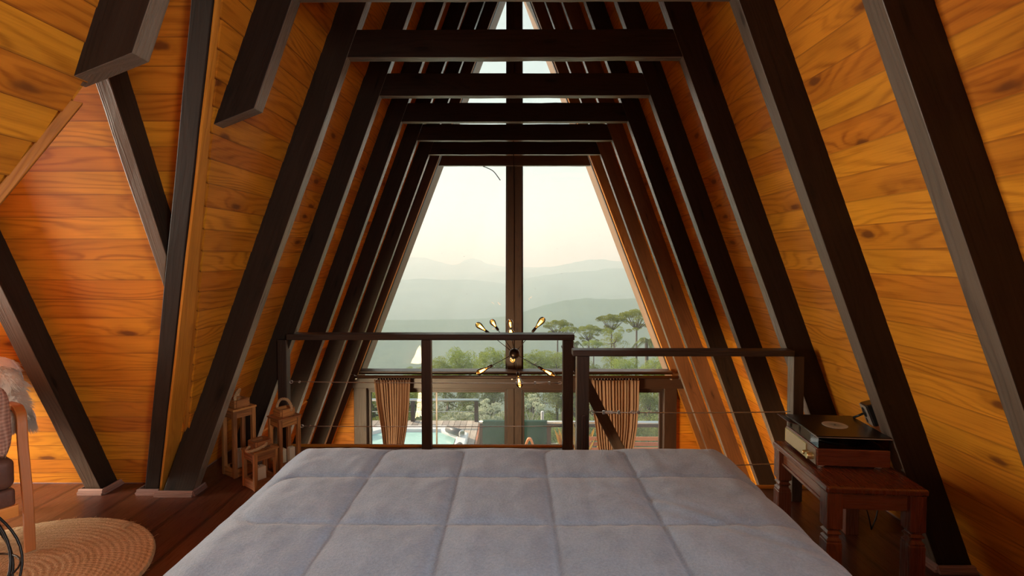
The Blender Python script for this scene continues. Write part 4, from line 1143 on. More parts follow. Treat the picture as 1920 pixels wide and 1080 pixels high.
# knitted cushion
m, k, b, o_ = mat('pink_knit'); tcn = k.new('ShaderNodeTexCoord'); s_ = k.new('ShaderNodeSeparateXYZ'); k.l.new(tcn.outputs['Object'], s_.inputs[0])
kn = k.m('MULTIPLY', k.m('SINE', k.m('ADD', k.m('MULTIPLY', s_.outputs[0], 360), k.m('MULTIPLY', s_.outputs[2], 200))), k.m('SINE', k.m('SUBTRACT', k.m('MULTIPLY', s_.outputs[0], 360), k.m('MULTIPLY', s_.outputs[2], 200))))
kn = k.m('MULTIPLY_ADD', kn, .5, .5); k.put(b.inputs['Base Color'], k.mix(kn, (.30, .16, .12), (.62, .40, .31))); b.inputs['Roughness'].default_value = .95; k.put(b.inputs['Normal'], k.bump(kn, .8, .004)); M['knit'] = m
cu = empty('cushion', W(-26, 790, 2.20), 'dusty pink knitted cushion on the armchair, cut by the left edge', 'cushion'); cu.rotation_euler = (0, R(-4), R(-18))
bm = nb(); nn = 16; tp = []; bt = []
for j in range(nn + 1):
    for i in range(nn + 1):
        u, v = i / nn * 2 - 1, j / nn * 2 - 1; th = .055 * (1 - u ** 4) ** .6 * (1 - v ** 4) ** .6 if abs(u) < 1 and abs(v) < 1 else 0
        pin = 1 - .06 * (u * u) * (1 - v * v) * 0 - .07 * (1 - abs(u) * abs(v)) * max(abs(u), abs(v)) ** 6
        x, z = u * .11 * pin, v * .155 * pin
        tp.append(bm.verts.new((x, -th, z))); bt.append(bm.verts.new((x, th, z)) if th > 0 else tp[-1])
for j in range(nn):
    for i in range(nn):
        a = j * (nn + 1) + i; q = [a, a + 1, a + nn + 2, a + nn + 1]
        for L_, rv in ((tp, False), (bt, True)):
            vv = [L_[x] for x in q]
            if rv: vv.reverse()
            try: bm.faces.new(vv).smooth = True
            except ValueError: pass
obj('cover', fixn(bm), M['knit'], cu)

# wire drum table
wt = empty('wire_side_table', (-1.885, 1.70, .006), 'black metal wire side table, only its curved rods showing at the lower left', 'table')
Rw, Hw = .165, .44
bm = nb(); ring(bm, (0, 0, .015), Rw * .60, Rw * .60, .006, 'z', 40); obj('base_ring', bm, M['blackm'], wt)
bm = nb(); ring(bm, (0, 0, Hw - .012), Rw * .45, Rw * .45, .006, 'z', 40); obj('top_ring', bm, M['blackm'], wt)
bm = nb(); ring(bm, (0, 0, .2), Rw * .97, Rw * .97, .0035, 'z', 40); obj('middle_ring', bm, M['blackm'], wt)
for i in range(10):
    a = i * 2 * math.pi / 10 + .15; bm = nb(); pts = []
    for j in range(15):
        t = j / 14; r = Rw * (.60 - .15 * t + .47 * math.sin(math.pi * t)); tw = a + .9 * (t - .5); pts.append((r * math.cos(tw), r * math.sin(tw), .015 + (Hw - .027) * t))
    tube(bm, pts, .0045, 6); obj('rod', bm, M['blackm'], wt)
bm = nb(); lathe(bm, [(Rw * .47, Hw - .0055), (Rw * .49, Hw), (Rw * .47, Hw + .006)], 40); obj('table_top', bm, M['blackm'], wt)

# ---------------------------------------------------------------- pendant lamp
LC = W(964.5, 663, 4.76)
lamp = empty('pendant_lamp', LC, 'hanging starburst lamp with glowing amber filament bulbs behind the long handrail', 'lamp')
bm = nb(); lathe(bm, [(.001, -.050), (.022, -.045), (.038, -.033), (.048, -.014), (.050, 0), (.048, .014), (.038, .033), (.022, .045), (.001, .050)], 28); hubo = obj('hub', bm, M['bulbmetal'], lamp)
bm = nb(); tube(bm, [(0, 0, .045), (-.004, 0, .5), (.002, 0, 1.2), (-.010, 0, CB - LC.z)], .0035, 6); obj('cord', bm, M['bulbmetal'], lamp)
def rotto(d): return Vector(d).normalized().to_track_quat('Z', 'Y').to_matrix().to_4x4()
arms = [(-.205, .03, -.115, 1), (.215, -.03, -.115, 1), (.165, .0, .20, 1), (-.235, .12, .165, 1), (-.012, .24, -.085, 1), (.028, -.20, -.13, 1), (-.02, -.22, .16, 1), (-.03, .24, .165, 1), (-.16, .30, .175, 1), (.13, .28, -.02, 0)]
for a in arms[:9]:
    d = Vector(a[:3]); Mx = rotto(d); L_ = d.length; dn = d.normalized()
    bm = nb(); tube(bm, [dn * .048, dn * L_], .0032, 8); am = obj('arm', bm, M['bulbmetal'], lamp)
    bm = nb(); lathe(bm, [(.008, 0), (.0125, .004), (.0135, .02), (.0135, .05), (.012, .052)], 16, Matrix.Translation(dn * L_) @ Mx); obj('socket', bm, M['bulbmetal'], am)
    q0 = dn * (L_ + .052)
    bl = bpy.data.objects.new('bulb', None); C.objects.link(bl); bl.parent = lamp; bl.location = q0; bl.rotation_euler = Mx.to_euler()
    bm = nb(); lathe(bm, [(.011, 0), (.013, .012), (.019, .035), (.027, .062), (.0305, .082), (.029, .10), (.021, .115), (.010, .121), (.002, .123)], 20); obj('bulb_glass', bm, M['amber'], bl)
    bm = nb()
    for i in range(8):
        an = i * math.pi / 4; tube(bm, [(.0045 * math.cos(an), .0045 * math.sin(an), .028), (.010 * math.cos(an + .3), .010 * math.sin(an + .3), .085)], .0014, 5)
    obj('filament', bm, M['filament'], bl)

# ---------------------------------------------------------------- curtains and pole
m, k, b, o_ = mat('beige_brown_curtain'); tcn = k.new('ShaderNodeTexCoord'); nz = k.noise(tcn.outputs['Object'], 300, 2, .6)
k.put(b.inputs['Base Color'], k.mix(nz, (.46, .29, .185), (.58, .38, .255))); b.inputs['Roughness'].default_value = .85
trn = k.new('ShaderNodeBsdfTranslucent'); trn.inputs[0].default_value = (.60, .38, .22, 1); mx = k.new('ShaderNodeMixShader'); mx.inputs[0].default_value = .30
k.l.new(b.outputs[0], mx.inputs[1]); k.l.new(trn.outputs[0], mx.inputs[2]); k.l.new(mx.outputs[0], o_.inputs[0]); M['curtain'] = m
def curtain(rowsx, label, seed, yv=5.93, folds=13):
    zt = W(965, 712.5, yv).z; root = empty('curtain', ((rowsx[0][1] + rowsx[0][2]) / 2, yv, zt), label, 'curtain', 'brown curtains at the lower gable window')
    bm = nb(); nu = 170; rows = []; rn = random.Random(seed); phs = [rn.uniform(-.5, .5) for _ in range(folds + 2)]
    zs_ = [r_[0] for r_ in rowsx][::-1]; las = [r_[1] for r_ in rowsx][::-1]; ras = [r_[2] for r_ in rowsx][::-1]
    for j in range(41):
        z = zt + (ZG + .05 - zt) * j / 40; xa = np.interp(z, zs_, las); xb = np.interp(z, zs_, ras); row = []
        dep = .030 + .012 * min(1, j / 10)
        for i in range(nu + 1):
            t = i / nu; ph = t * folds; kf = int(ph); w_ = ph + .35 * mnoise.noise(Vector((ph * .9, seed, j * .05)))
            y = dep * (math.sin(w_ * 2 * math.pi) * (.8 + .35 * phs[min(kf, folds)])) + .006 * math.sin(w_ * 4 * math.pi + 1)
            row.append(bm.verts.new((xa + (xb - xa) * t + .004 * math.sin(w_ * 12) - root.location.x, y, z - zt)))
        rows.append(row)
    for a, b2 in zip(rows, rows[1:]):
        for i in range(nu): bm.faces.new([a[i], a[i + 1], b2[i + 1], b2[i]]).smooth = True
    obj('cloth', bm, M['curtain'], root, solid=.002)
    for i in range(folds + 1):
        bm = nb(); x = rowsx[0][1] + (rowsx[0][2] - rowsx[0][1]) * (i + .3) / (folds + .6) - root.location.x
        tube(bm, [(x, 0, .0), (x, 0, .022)], .0025, 5); obj('hook', bm, M['steel'], root)
    return root
yc = 5.92
def rw(py, a, b_): return (W(965, py, yc).z, W(a, py, yc).x, W(b_, py, yc).x)
curtain([rw(712, 701, 770), rw(760, 706, 768), rw(800, 713, 764), rw(836, 718, 757), rw(900, 726, 748), rw(990, 716, 764)], 'brown pleated curtain on the left, gathered narrower lower down', 2, yc)
curtain([rw(712, 1109, 1198), rw(760, 1111, 1197), rw(800, 1117, 1193), rw(836, 1121, 1187), rw(900, 1136, 1172), rw(990, 1112, 1192)], 'brown pleated curtain on the right, behind the stair handrail', 9, yc, 15)
cp = empty('curtain_pole', (0, 5.93, W(965, 706.5, 5.93).z), 'long brown curtain pole under the big window', 'curtain pole')
bm = nb(); tube(bm, [(W(655, 706, 5.93).x, 0, 0), (W(1283, 706, 5.93).x, 0, 0)], .017, 14); obj('pole', bm, M['brownw'], cp)
for px_ in (660, 1277):
    x = W(px_, 706, 5.93).x; bm = nb(); box(bm, x - .03, x + .03, -.024, .024, -.026, .026); obj('end_cap', fixn(bm), M['brownw'], cp, bevel=.005)
for px_ in (668, 960, 1258):
    x = W(px_, 706, 5.93).x; bm = nb(); box(bm, x - .008, x + .008, .0, .085, -.024, -.018); box(bm, x - .008, x + .008, -.02, .0, -.03, -.018); obj('bracket', fixn(bm), M['steel'], cp)
# loose cable end at the head of the big window
bm = nb(); pts = spline([W(906, 312, 6.10), W(915, 315.5, 6.08), W(926, 322, 6.07), W(938, 338, 6.07)], 5)
tube(bm, pts, .0055, 6); tag(obj('loose_cable', bm, M['black'], smooth=True), 'short loose black cable end curling down from the window head', 'cable')
# ================================================================ outside
# ---- leaf materials
def leafmat(name, c1, c2, trans=.35):
    m = bpy.data.materials.new(name); m.use_nodes = True; t = m.node_tree; t.nodes.clear(); k = N(t)
    tcn = k.new('ShaderNodeTexCoord'); nz = k.noise(tcn.outputs['Object'], 1.1, 3, .6); oi = k.new('ShaderNodeObjectInfo')
    geo = k.new('ShaderNodeNewGeometry')
    f = k.m('ADD', k.m('MULTIPLY', nz, .8), k.m('MULTIPLY', geo.outputs['Random Per Island'], .35))
    c = k.mix(k.rng(f, .2, .85, 0, 1), c1, c2)
    hs = k.new('ShaderNodeHueSaturation'); k.put(hs.inputs['Hue'], k.rng(oi.outputs['Random'], 0, 1, .485, .515)); k.put(hs.inputs['Value'], k.rng(oi.outputs['Random'], 0, 1, .8, 1.2)); k.put(hs.inputs['Color'], c)
    d = k.new('ShaderNodeBsdfDiffuse'); k.put(d.inputs[0], hs.outputs[0]); tr = k.new('ShaderNodeBsdfTranslucent'); k.put(tr.inputs[0], hs.outputs[0])
    mx = k.new('ShaderNodeMixShader'); mx.inputs[0].default_value = trans; k.l.new(d.outputs[0], mx.inputs[1]); k.l.new(tr.outputs[0], mx.inputs[2])
    o = k.new('ShaderNodeOutputMaterial'); k.l.new(mx.outputs[0], o.inputs[0]); return m
M['leaf'] = leafmat('tree_leaves', (.12, .17, .04), (.42, .47, .11))
M['leafd'] = leafmat('dark_leaves', (.10, .135, .045), (.32, .37, .12))
M['leafp'] = leafmat('pale_leaves', (.36, .42, .28), (.75, .78, .60))
M['bark'] = plain('bark', (.12, .09, .07), .9, var=.3, scale=8)
M['barkp'] = plain('pale_bark', (.50, .47, .42), .8, var=.2, scale=8)

rl = random.Random(21)
def leaf_quads(bm, p, n_, size, nrm=None):
    for _ in range(n_):
        a = Vector((rl.gauss(0, 1), rl.gauss(0, 1), rl.gauss(0, 1) + .6)).normalized()
        s1 = a.cross(Vector((rl.random(), rl.random(), .3))).normalized(); s2 = a.cross(s1)
        w, h = size * rl.uniform(.5, 1.1), size * rl.uniform(.35, .7)
        q = p
        bm.faces.new([bm.verts.new(q - s1 * w), bm.verts.new(q - s2 * h), bm.verts.new(q + s1 * w), bm.verts.new(q + s2 * h)])
def crown_mesh(kind, seed, n_leaf):
    """unit crown: about 1 wide radius, top at z = 0, hanging downwards"""
    rl.seed(seed); bm = nb(); cents = []
    if kind == 'umbrella':
        for i in range(26):
            a = rl.uniform(0, 6.283); r = math.sqrt(rl.random()) * .82
            cents.append((Vector((r * math.cos(a), r * math.sin(a), -.18 - .38 * r * r + rl.uniform(-.05, .05))), rl.uniform(.17, .27), .55))
        for i in range(7):
            a = rl.uniform(0, 6.283); r = rl.uniform(.1, .6); cents.append((Vector((r * math.cos(a), r * math.sin(a), rl.uniform(-1.05, -.65))), rl.uniform(.12, .2), .5))
    elif kind == 'round':
        for i in range(34):
            v = Vector((rl.gauss(0, 1), rl.gauss(0, 1), rl.gauss(0, 1))).normalized() * rl.uniform(.35, .8)
            cents.append((Vector((v.x, v.y, v.z * .95 - 1.0)), rl.uniform(.2, .34), .8))
    elif kind == 'tall':
        for i in range(40):
            z = rl.uniform(-2.5, -.2); r = (.85 - .25 * abs(z + 1.4)) * math.sqrt(rl.random()); a = rl.uniform(0, 6.283)
            cents.append((Vector((r * math.cos(a), r * math.sin(a), z)), rl.uniform(.18, .32), .8))
    elif kind == 'candelabra':
        for i in range(20):
            a = rl.uniform(0, 6.283); r = math.sqrt(rl.random()) * .85
            cents.append((Vector((r * math.cos(a), r * math.sin(a), -.12 - .35 * r + rl.uniform(-.25, .05))), rl.uniform(.14, .24), .35))
    per = n_leaf // len(cents)
    for c, r, fl_ in cents:
        for _ in range(per):
            v = Vector((rl.gauss(0, 1), rl.gauss(0, 1), rl.gauss(0, 1))).normalized() * (r * rl.uniform(.65, 1.05)); v.z *= fl_
            if v.z < 0 and rl.random() < .45: v.z *= -1
            leaf_quads(bm, c + v, 1, .030 if kind != 'candelabra' else .038)
    me = bpy.data.meshes.new('crown_' + kind); bm.to_mesh(me); bm.free(); return me, cents
CR = {}
for kd in ('umbrella', 'round', 'tall', 'candelabra'):
    CR[kd] = [crown_mesh(kd, 5 + i, {'umbrella': 7000, 'round': 9000, 'tall': 9000, 'candelabra': 2600}[kd]) for i in range(2)]
def skeleton(cents, h, seed, thick=.045, n_br=12):
    """trunk rising from z=-h to the crown and branches to leaf clusters"""
    rr_ = random.Random(seed); bm = nb(); fork = Vector((rr_.uniform(-.06, .06), rr_.uniform(-.06, .06), min(-1.05, -1.0)))
    tr_ = [Vector((fork.x + rr_.uniform(-.03, .03) * (1 - t), fork.y, -h + (fork.z + h) * t)) for t in (0, .35, .7, 1)]
    tube(bm, tr_, [thick * 1.3, thick * 1.05, thick * .9, thick * .7], 8)
    for c, r, _f in sorted(cents, key=lambda q_: q_[1])[-n_br:]:
        s_ = tr_[-1] if c.z > fork.z else tr_[-1].lerp(tr_[1], rr_.uniform(0, .5))
        tube(bm, [s_, s_.lerp(c, .5) + Vector((0, 0, -.08)), c + Vector((0, 0, -r * .2))], [thick * .5, thick * .33, thick * .12], 5)
    me = bpy.data.meshes.new('trunk'); bm.to_mesh(me); bm.free()
    for p in me.polygons: p.use_smooth = True
    return me
tcount = {}
def tree(px, py, d, rpx, kind, label, leaf='leaf', bark='bark', group='trees outside beyond the deck', name='tree', squash=1.0, hh=None):
    top = W(px, py, d); r = rpx * 1.22 * d / FPX; i = tcount.get(kind, 0); tcount[kind] = i + 1
    me, cents = CR[kind][i % 2]
    gz = ground(top.x, d)
    h = max(1.6, (top.z - gz) / (r * squash))
    root = empty(name, (top.x, d, gz), label, 'tree' if name == 'tree' else 'shrub', group, rz=rl.uniform(0, 6.28))
    key = (kind, i % 2, leaf)
    if key not in CR: 
        m2 = me.copy(); m2.materials.clear(); m2.materials.append(M[leaf]); CR[key] = m2
    f = bpy.data.objects.new('foliage', CR[key]); C.objects.link(f); f.parent = root; f.location = (0, 0, top.z - gz); f.scale = (r, r, r * squash)
    tm = skeleton(cents, h, i + 3, .06 if kind != 'candelabra' else .03, 14); tm.materials.append(M[bark])
    t = bpy.data.objects.new('trunk', tm); C.objects.link(t); t.parent = root; t.location = f.location; t.scale = f.scale
    return root

# ---- terrain
def ground(x, y):
    """hillside falling away below the deck"""
    if y < 14: return -3.2 - max(0, y - 6) * .12
    b_ = -4.2 - (y - 14) * .30 - 0.00004 * (y - 14) ** 2
    return b_ + .8 * mnoise.noise(Vector((x * .05, y * .05, 0))) + max(0, x) * .02 * min(y, 60) / 30
def landmat(name, c1, c2, c3, scale):
    m, k, b, o_ = mat(name); tcn = k.new('ShaderNodeTexCoord')
    n1 = k.noise(tcn.outputs['Object'], scale, 6, .62, .4); n2 = k.noise(tcn.outputs['Object'], scale * .28, 4, .55, .8); n3 = k.noise(tcn.outputs['Object'], scale * 11, 3, .7)
    c = k.mix(k.rng(n1, .3, .7, 0, 1), c1, c2); c = k.mix(k.rng(n2, .58, .66, 0, .85), c, c3)
    c = k.mix(k.rng(n3, .35, .65, 0, .45), c, (.015, .03, .012))
    k.put(b.inputs['Base Color'], c); b.inputs['Roughness'].default_value = 1; b.inputs['Specular IOR Level'].default_value = 0.05; return m
M['forest'] = landmat('forested_hill', (.040, .070, .025), (.075, .105, .035), (.20, .20, .085), .006)
M['valley'] = landmat('valley_fields', (.060, .095, .035), (.11, .14, .05), (.34, .30, .14), .009)
M['slope'] = landmat('near_hillside', (.05, .08, .03), (.10, .13, .045), (.14, .12, .07), .25)
def ridge(name, d, prof, label, m_, zbase, back=.25, front=.45, amp=1.0, seed=0, x0=380, x1=1560, nx=260):
    """hill whose skyline follows prof [(px, py)...] at distance d"""
    bm = nb(); pxs = [p[0] for p in prof]; pys = [p[1] for p in prof]; rows = []
    rws = 30
    for j in range(rws + 8):
        row = []
        for i in range(nx + 1):
            px_ = x0 + (x1 - x0) * i / nx; py_ = float(np.interp(px_, pxs, pys))
            top = W(px_, py_, d); zt_ = top.z
            if j <= rws:
                t = j / rws; y = d * (1 - front * t); f = (1 - t) ** 1.35
            else:
                t = (j - rws) / 8; y = d * (1 + back * t); f = 1 - t * .9
            x = top.x * (1 + .0 * t)
            nz_ = mnoise.fractal(Vector((x * 7 / d + seed, y * 7 / d, seed)), 1.0, 2.1, 5)
            spur = mnoise.ridged_multi_fractal(Vector((x * 3.2 / d + seed * 3, y * 2.2 / d, 1)), 1.0, 2.1, 4, 1.0, 2.0) - 1.0
            z = zbase + (zt_ - zbase) * f + amp * d * (.010 * nz_ + .020 * spur) * min(1, t * 3.5) * (1 if j <= rws else 0)
            z += d * .0012 * mnoise.noise(Vector((x * 60 / d, y * 40 / d, 3))) + d * .0008 * mnoise.noise(Vector((x * 160 / d, y * 90 / d, 3)))
            row.append(bm.verts.new((x, y, z)))
        rows.append(row)
    fr, bk_ = rows[:rws + 1][::-1], rows[rws + 1:]
    al_ = fr + bk_
    for a, b2 in zip(al_, al_[1:]):
        for i in range(nx): bm.faces.new([a[i], a[i + 1], b2[i + 1], b2[i]]).smooth = True
    return tag(obj(name, bm, m_), label, 'hills', kind='structure')
ZV = -260
ridge('hills_far', 4700, [(380, 492), (640, 490), (740, 488), (770, 482), (797, 483), (828, 492), (848, 497), (860, 495), (872, 487), (885, 484), (898, 487), (914, 495), (940, 499), (1000, 501), (1060, 500), (1110, 499), (1200, 497), (1400, 493), (1560, 495)], 'pale blue mountain skyline on the far left with two rounded summits', M['forest'], ZV, amp=.4, seed=4)
ridge('hills_right_far', 3900, [(380, 540), (840, 530), (900, 512), (982, 505), (1015, 502), (1050, 498), (1075, 492), (1105, 487), (1125, 486), (1150, 489), (1180, 491), (1300, 480), (1560, 490)], 'pale ridge at the right with a gentle broad top', M['forest'], ZV, amp=.6, seed=9)
ridge('hills_middle', 2700, [(380, 520), (700, 526), (765, 524), (790, 522), (830, 525), (880, 524), (905, 527), (950, 532), (965, 528), (1000, 519), (1060, 511), (1110, 508), (1145, 503), (1180, 503), (1300, 500), (1560, 510)], 'blue-green forested ridge across the middle of the view', M['forest'], ZV, front=.5, amp=.8, seed=2)
ridge('hills_near', 1250, [(380, 600), (760, 600), (900, 598), (960, 592), (1010, 575), (1060, 563), (1100, 559), (1140, 561), (1180, 560), (1260, 556), (1560, 560)], 'green hill spur with fields at the right, behind the treetops', M['valley'], ZV + 20, front=.6, amp=.9, seed=14)
bm = nb(); nx_, ny_ = 120, 90; g_ = []
for j in range(ny_ + 1):
    y = 330 + (9000 - 330) * (j / ny_) ** 2; row = []
    for i in range(nx_ + 1):
        x = (i / nx_ - .5) * 2 * (y * 1.1 + 200)
        z = ZV + 34 * mnoise.fractal(Vector((x * .0022, y * .0022, 0)), 1, 2.1, 5) + 10 * mnoise.noise(Vector((x * .012, y * .012, 2))) + max(0, (900 - y)) * .08
        row.append(bm.verts.new((x, y, z)))
    g_.append(row)
for a, b2 in zip(g_, g_[1:]):
    for i in range(nx_): bm.faces.new([a[i], a[i + 1], b2[i + 1], b2[i]]).smooth = True
tag(obj('valley_floor', bm, M['valley']), 'misty valley floor with fields far below the house', 'valley', kind='structure')
bm = nb(); g_ = []
for j in range(81):
    y = 6.7 + (420 - 6.7) * (j / 80) ** 2; row = []
    for i in range(81):
        x = (i / 80 - .5) * 2 * (y * 1.3 + 14); row.append(bm.verts.new((x, y, ground(x, y) if y < 200 else ground(x, 200) + (y - 200) * -.75)))
    g_.append(row)
for a, b2 in zip(g_, g_[1:]):
    for i in range(80): bm.faces.new([a[i], a[i + 1], b2[i + 1], b2[i]]).smooth = True
tag(obj('hillside', bm, M['slope']), 'green hillside dropping away below the deck', 'ground', kind='structure')

# ---- trees (pixel of the crown top, distance, crown radius in pixels)
G = 'flat-crowned trees seen through the big window'
tree(1046, 598, 52, 24, 'umbrella', 'flat-crowned tree right of the mullion, just above the lamp', group=G)
tree(1068, 611, 47, 17, 'umbrella', 'small flat-crowned tree above the end of the long handrail', group=G)
tree(1104, 608, 50, 25, 'umbrella', 'wide flat-crowned tree above the start of the near handrail', group=G)
tree(1146, 588, 56, 26, 'umbrella', 'tall flat-crowned tree, second from the right edge of the glass', group=G)
tree(1194, 578, 50, 32, 'umbrella', 'tallest flat-crowned tree against the right edge of the glass', group=G)
tree(1112, 637, 40, 19, 'umbrella', 'low flat-crowned tree peeping over the near handrail', group=G)
tree(1152, 612, 44, 25, 'tall', 'bushy full tree in front of the two tallest crowns at right', group=G)
G2 = 'leafy trees across the lower part of the big window'
tree(868, 638, 40, 40, 'round', 'rounded bright green tree left of the lamp hub', group=G2)
tree(922, 644, 38, 36, 'round', 'rounded tree directly left of the mullion behind the lamp', group=G2)
tree(818, 660, 37, 30, 'round', 'small round tree just right of the middle handrail post', group=G2)
tree(779, 682, 30, 22, 'round', 'small round tree left of the middle handrail post', group=G2)
tree(1003, 643, 36, 32, 'round', 'leafy tree directly right of the mullion', group=G2)
tree(1042, 650, 38, 30, 'round', 'leafy tree between the lamp and the stair post', group=G2)
tree(1110, 668, 30, 32, 'round', 'bushy tree low behind the near handrail, left part', leaf='leafd', group=G2)
tree(1170, 662, 32, 34, 'round', 'bushy tree low behind the near handrail, middle part', group=G2)
tree(1228, 660, 33, 32, 'round', 'bushy tree low at the right corner of the big window', group=G2)
tree(962, 655, 34, 24, 'tall', 'leafy tree half hidden behind the mullion', group=G2)
G3 = 'dense trees seen through the lower glass'
for i, (px, py, d, r, kd, lf, l) in enumerate([
    (700, 712, 24, 44, 'round', 'leaf', 'leafy tree beyond the hot tub at the far left of the lower glass'),
    (770, 706, 26, 42, 'round', 'leaf', 'leafy tree between left curtain and middle handrail post'),
    (838, 700, 27, 44, 'tall', 'leafd', 'dark tree right of the middle handrail post, above the deck rail'),
    (905, 698, 29, 46, 'round', 'leafd', 'dark tree above the corner of the deck rail'),
    (1000, 700, 28, 44, 'tall', 'leafd', 'dark tree right of the lower mullion'),
    (1056, 694, 30, 40, 'round', 'leafd', 'dark tree behind the stair post'),
    (1120, 706, 24, 44, 'tall', 'leafd', 'dark tree behind the right curtain'),
    (1215, 712, 22, 46, 'round', 'leafd', 'dark bushy tree right of the right curtain'),
    (735, 752, 19, 42, 'round', 'leaf', 'low shrub behind the hot tub, left'),
    (850, 756, 20, 44, 'round', 'leafd', 'low shrub behind the deck rail corner'),
    (930, 760, 19, 40, 'round', 'leafd', 'low shrub above the left green towel'),
    (1010, 764, 18, 42, 'round', 'leafd', 'low shrub above the right green towel'),
    (1085, 766, 17, 42, 'round', 'leafd', 'low shrub between stair post and near post'),
    (1180, 764, 17, 52, 'round', 'leafd', 'low shrub beyond the right deck corner'),
    (1260, 750, 19, 48, 'round', 'leafd', 'low shrub at the right edge of the lower glass'),
    (660, 750, 19, 48, 'round', 'leaf', 'low shrub at the left edge of the lower glass')]):
    tree(px, py, d, r, kd, l, leaf=lf, group=G3, name='tree' if i < 8 else 'shrub', squash=1.0)
G4 = 'pale-leaved candelabra trees beyond the deck'
tree(912, 745, 15.5, 38, 'candelabra', 'pale-leaved tree with white branches left of the lower mullion', leaf='leafp', bark='barkp', group=G4, squash=1.3)
tree(994, 733, 15.0, 30, 'candelabra', 'pale-leaved tree with white branches right of the lower mullion', leaf='leafp', bark='barkp', group=G4, squash=1.7)
tree(858, 768, 15.5, 30, 'candelabra', 'low pale-leaved tree behind the cable of the deck rail', leaf='leafp', bark='barkp', group=G4, squash=1.2)
# palms
def palm(px, py, d, rpx, label):
    top = W(px, py, d); gz = ground(top.x, d); L_ = rpx * d / FPX; rp = random.Random(int(px)); root = empty('palm', (top.x, d, gz), label, 'palm', 'palms among the trees')
    hz = top.z - gz
    bm = nb(); tube(bm, [(0, 0, 0), (.1, 0, hz * .5), (0, 0, hz - L_ * .25)], [.20, .16, .13], 8); obj('trunk', bm, M['bark'], root)
    for i in range(13):
        a = i * 2.399 + rp.uniform(-.2, .2); el = rp.uniform(.1, 1.2); bm = nb(); pts = []
        for j in range(10):
            t = j / 9; rr_ = L_ * (t * math.cos(el) * .95 + .05); z = L_ * (math.sin(el) * t * .9 - (.85 + .2 * (1.2 - el)) * t * t) ; pts.append(Vector((rr_ * math.cos(a), rr_ * math.sin(a), hz - L_ * .25 + z + .05)))
        for j in range(1, 10):
            tg = (pts[j] - pts[j - 1]).normalized(); sd = tg.cross(Vector((0, 0, 1))).normalized()
            for kk in range(3):
                q = pts[j - 1].lerp(pts[j], kk / 3)
                for s_ in (-1, 1):
                    e = q + (sd * s_ * .75 + tg * .55 + Vector((0, 0, -.5))) * L_ * .28 * (1 - .5 * (j / 9)); w = tg * L_ * .022
                    bm.faces.new([bm.verts.new(q - w), bm.verts.new(q + w), bm.verts.new(e)])
        tube(bm, pts, .03, 4); obj('frond', bm, M['leafd'], root)
palm(1212, 632, 42, 34, 'palm with drooping fronds at the right edge of the big window')
palm(1078, 640, 36, 20, 'small palm behind the top of the stair handrail')

# ---- deck
ZD = ZG
def deck(name, x0, x1, y0, y1, label):
    bm = nb(); w = .14; x = x0
    while x < x1 - .01:
        xe = min(x + w, x1); v = [bm.verts.new(p) for p in ((x + .004, y0, ZD), (xe - .004, y0, ZD), (xe - .004, y1, ZD), (x + .004, y1, ZD))]
        quad(bm, v, [(y0, x + .01), (y0, x + .13), (y1, x + .13), (y1, x + .01)]); x += w
    return tag(obj(name, bm, M['deckw'], solid=.03), label, 'deck', kind='structure')
XD = -.83
deck('deck_pool', -7.0, XD, 8.802, 12.15, 'grey plank terrace around the hot tub')
deck('deck_house', -7.0, 4.2, 6.62, 8.798, 'grey plank terrace just outside the lower glass')
bm = nb(); box(bm, XD, XD + .04, 8.95, 12.15, ZD - .35, ZD + .0)
tag(obj('trim_20', fixn(bm), M['orangew']), 'orange timber edge of the hot tub terrace', 'trim', kind='structure')
# hot tub
spa = empty('hot_tub', (-2.25, 10.2, ZD), 'white hot tub with turquoise water set in the terrace', 'hot tub')
def octa(x0, x1, y0, y1, c, z): return [(x0 + c, y0, z), (x1 - c, y0, z), (x1, y0 + c, z), (x1, y1 - c, z), (x1 - c, y1, z), (x0 + c, y1, z), (x0, y1 - c, z), (x0, y0 + c, z)]
sx0, sx1, sy0, sy1 = -3.5 + 2.25, -.98 + 2.25, 8.95 - 10.2, 11.35 - 10.2
lv = [octa(sx0, sx1, sy0, sy1, .45, .002), octa(sx0, sx1, sy0, sy1, .45, .13), octa(sx0 + .03, sx1 - .03, sy0 + .03, sy1 - .03, .45, .15), octa(sx0 + .22, sx1 - .22, sy0 + .22, sy1 - .22, .40, .14), octa(sx0 + .27, sx1 - .27, sy0 + .27, sy1 - .27, .38, .03)]
bm = nb(); R_ = [[bm.verts.new(p) for p in l] for l in lv]
for a, b2 in zip(R_, R_[1:]):
    for i in range(8): bm.faces.new([a[i], a[(i + 1) % 8], b2[(i + 1) % 8], b2[i]])
bm.faces.new(R_[-1]); bm.faces.new(R_[0][::-1])
obj('shell', fixn(bm), M['acryl'], spa, bevel=.012)
m, k, b, o_ = mat('turquoise_water'); tcn = k.new('ShaderNodeTexCoord'); nz = k.noise(tcn.outputs['Object'], 5, 3, .6, 1.0)
k.put(b.inputs['Base Color'], k.mix(nz, (.34, .62, .56), (.48, .74, .66))); b.inputs['Roughness'].default_value = .08; k.put(b.inputs['Normal'], k.bump(nz, .25, .03)); M['water'] = m
bm = nb(); w_ = [bm.verts.new(p) for p in octa(sx0 + .262, sx1 - .262, sy0 + .262, sy1 - .262, .382, .085)]; bm.faces.new(w_)
obj('water', bm, M['water'], spa)
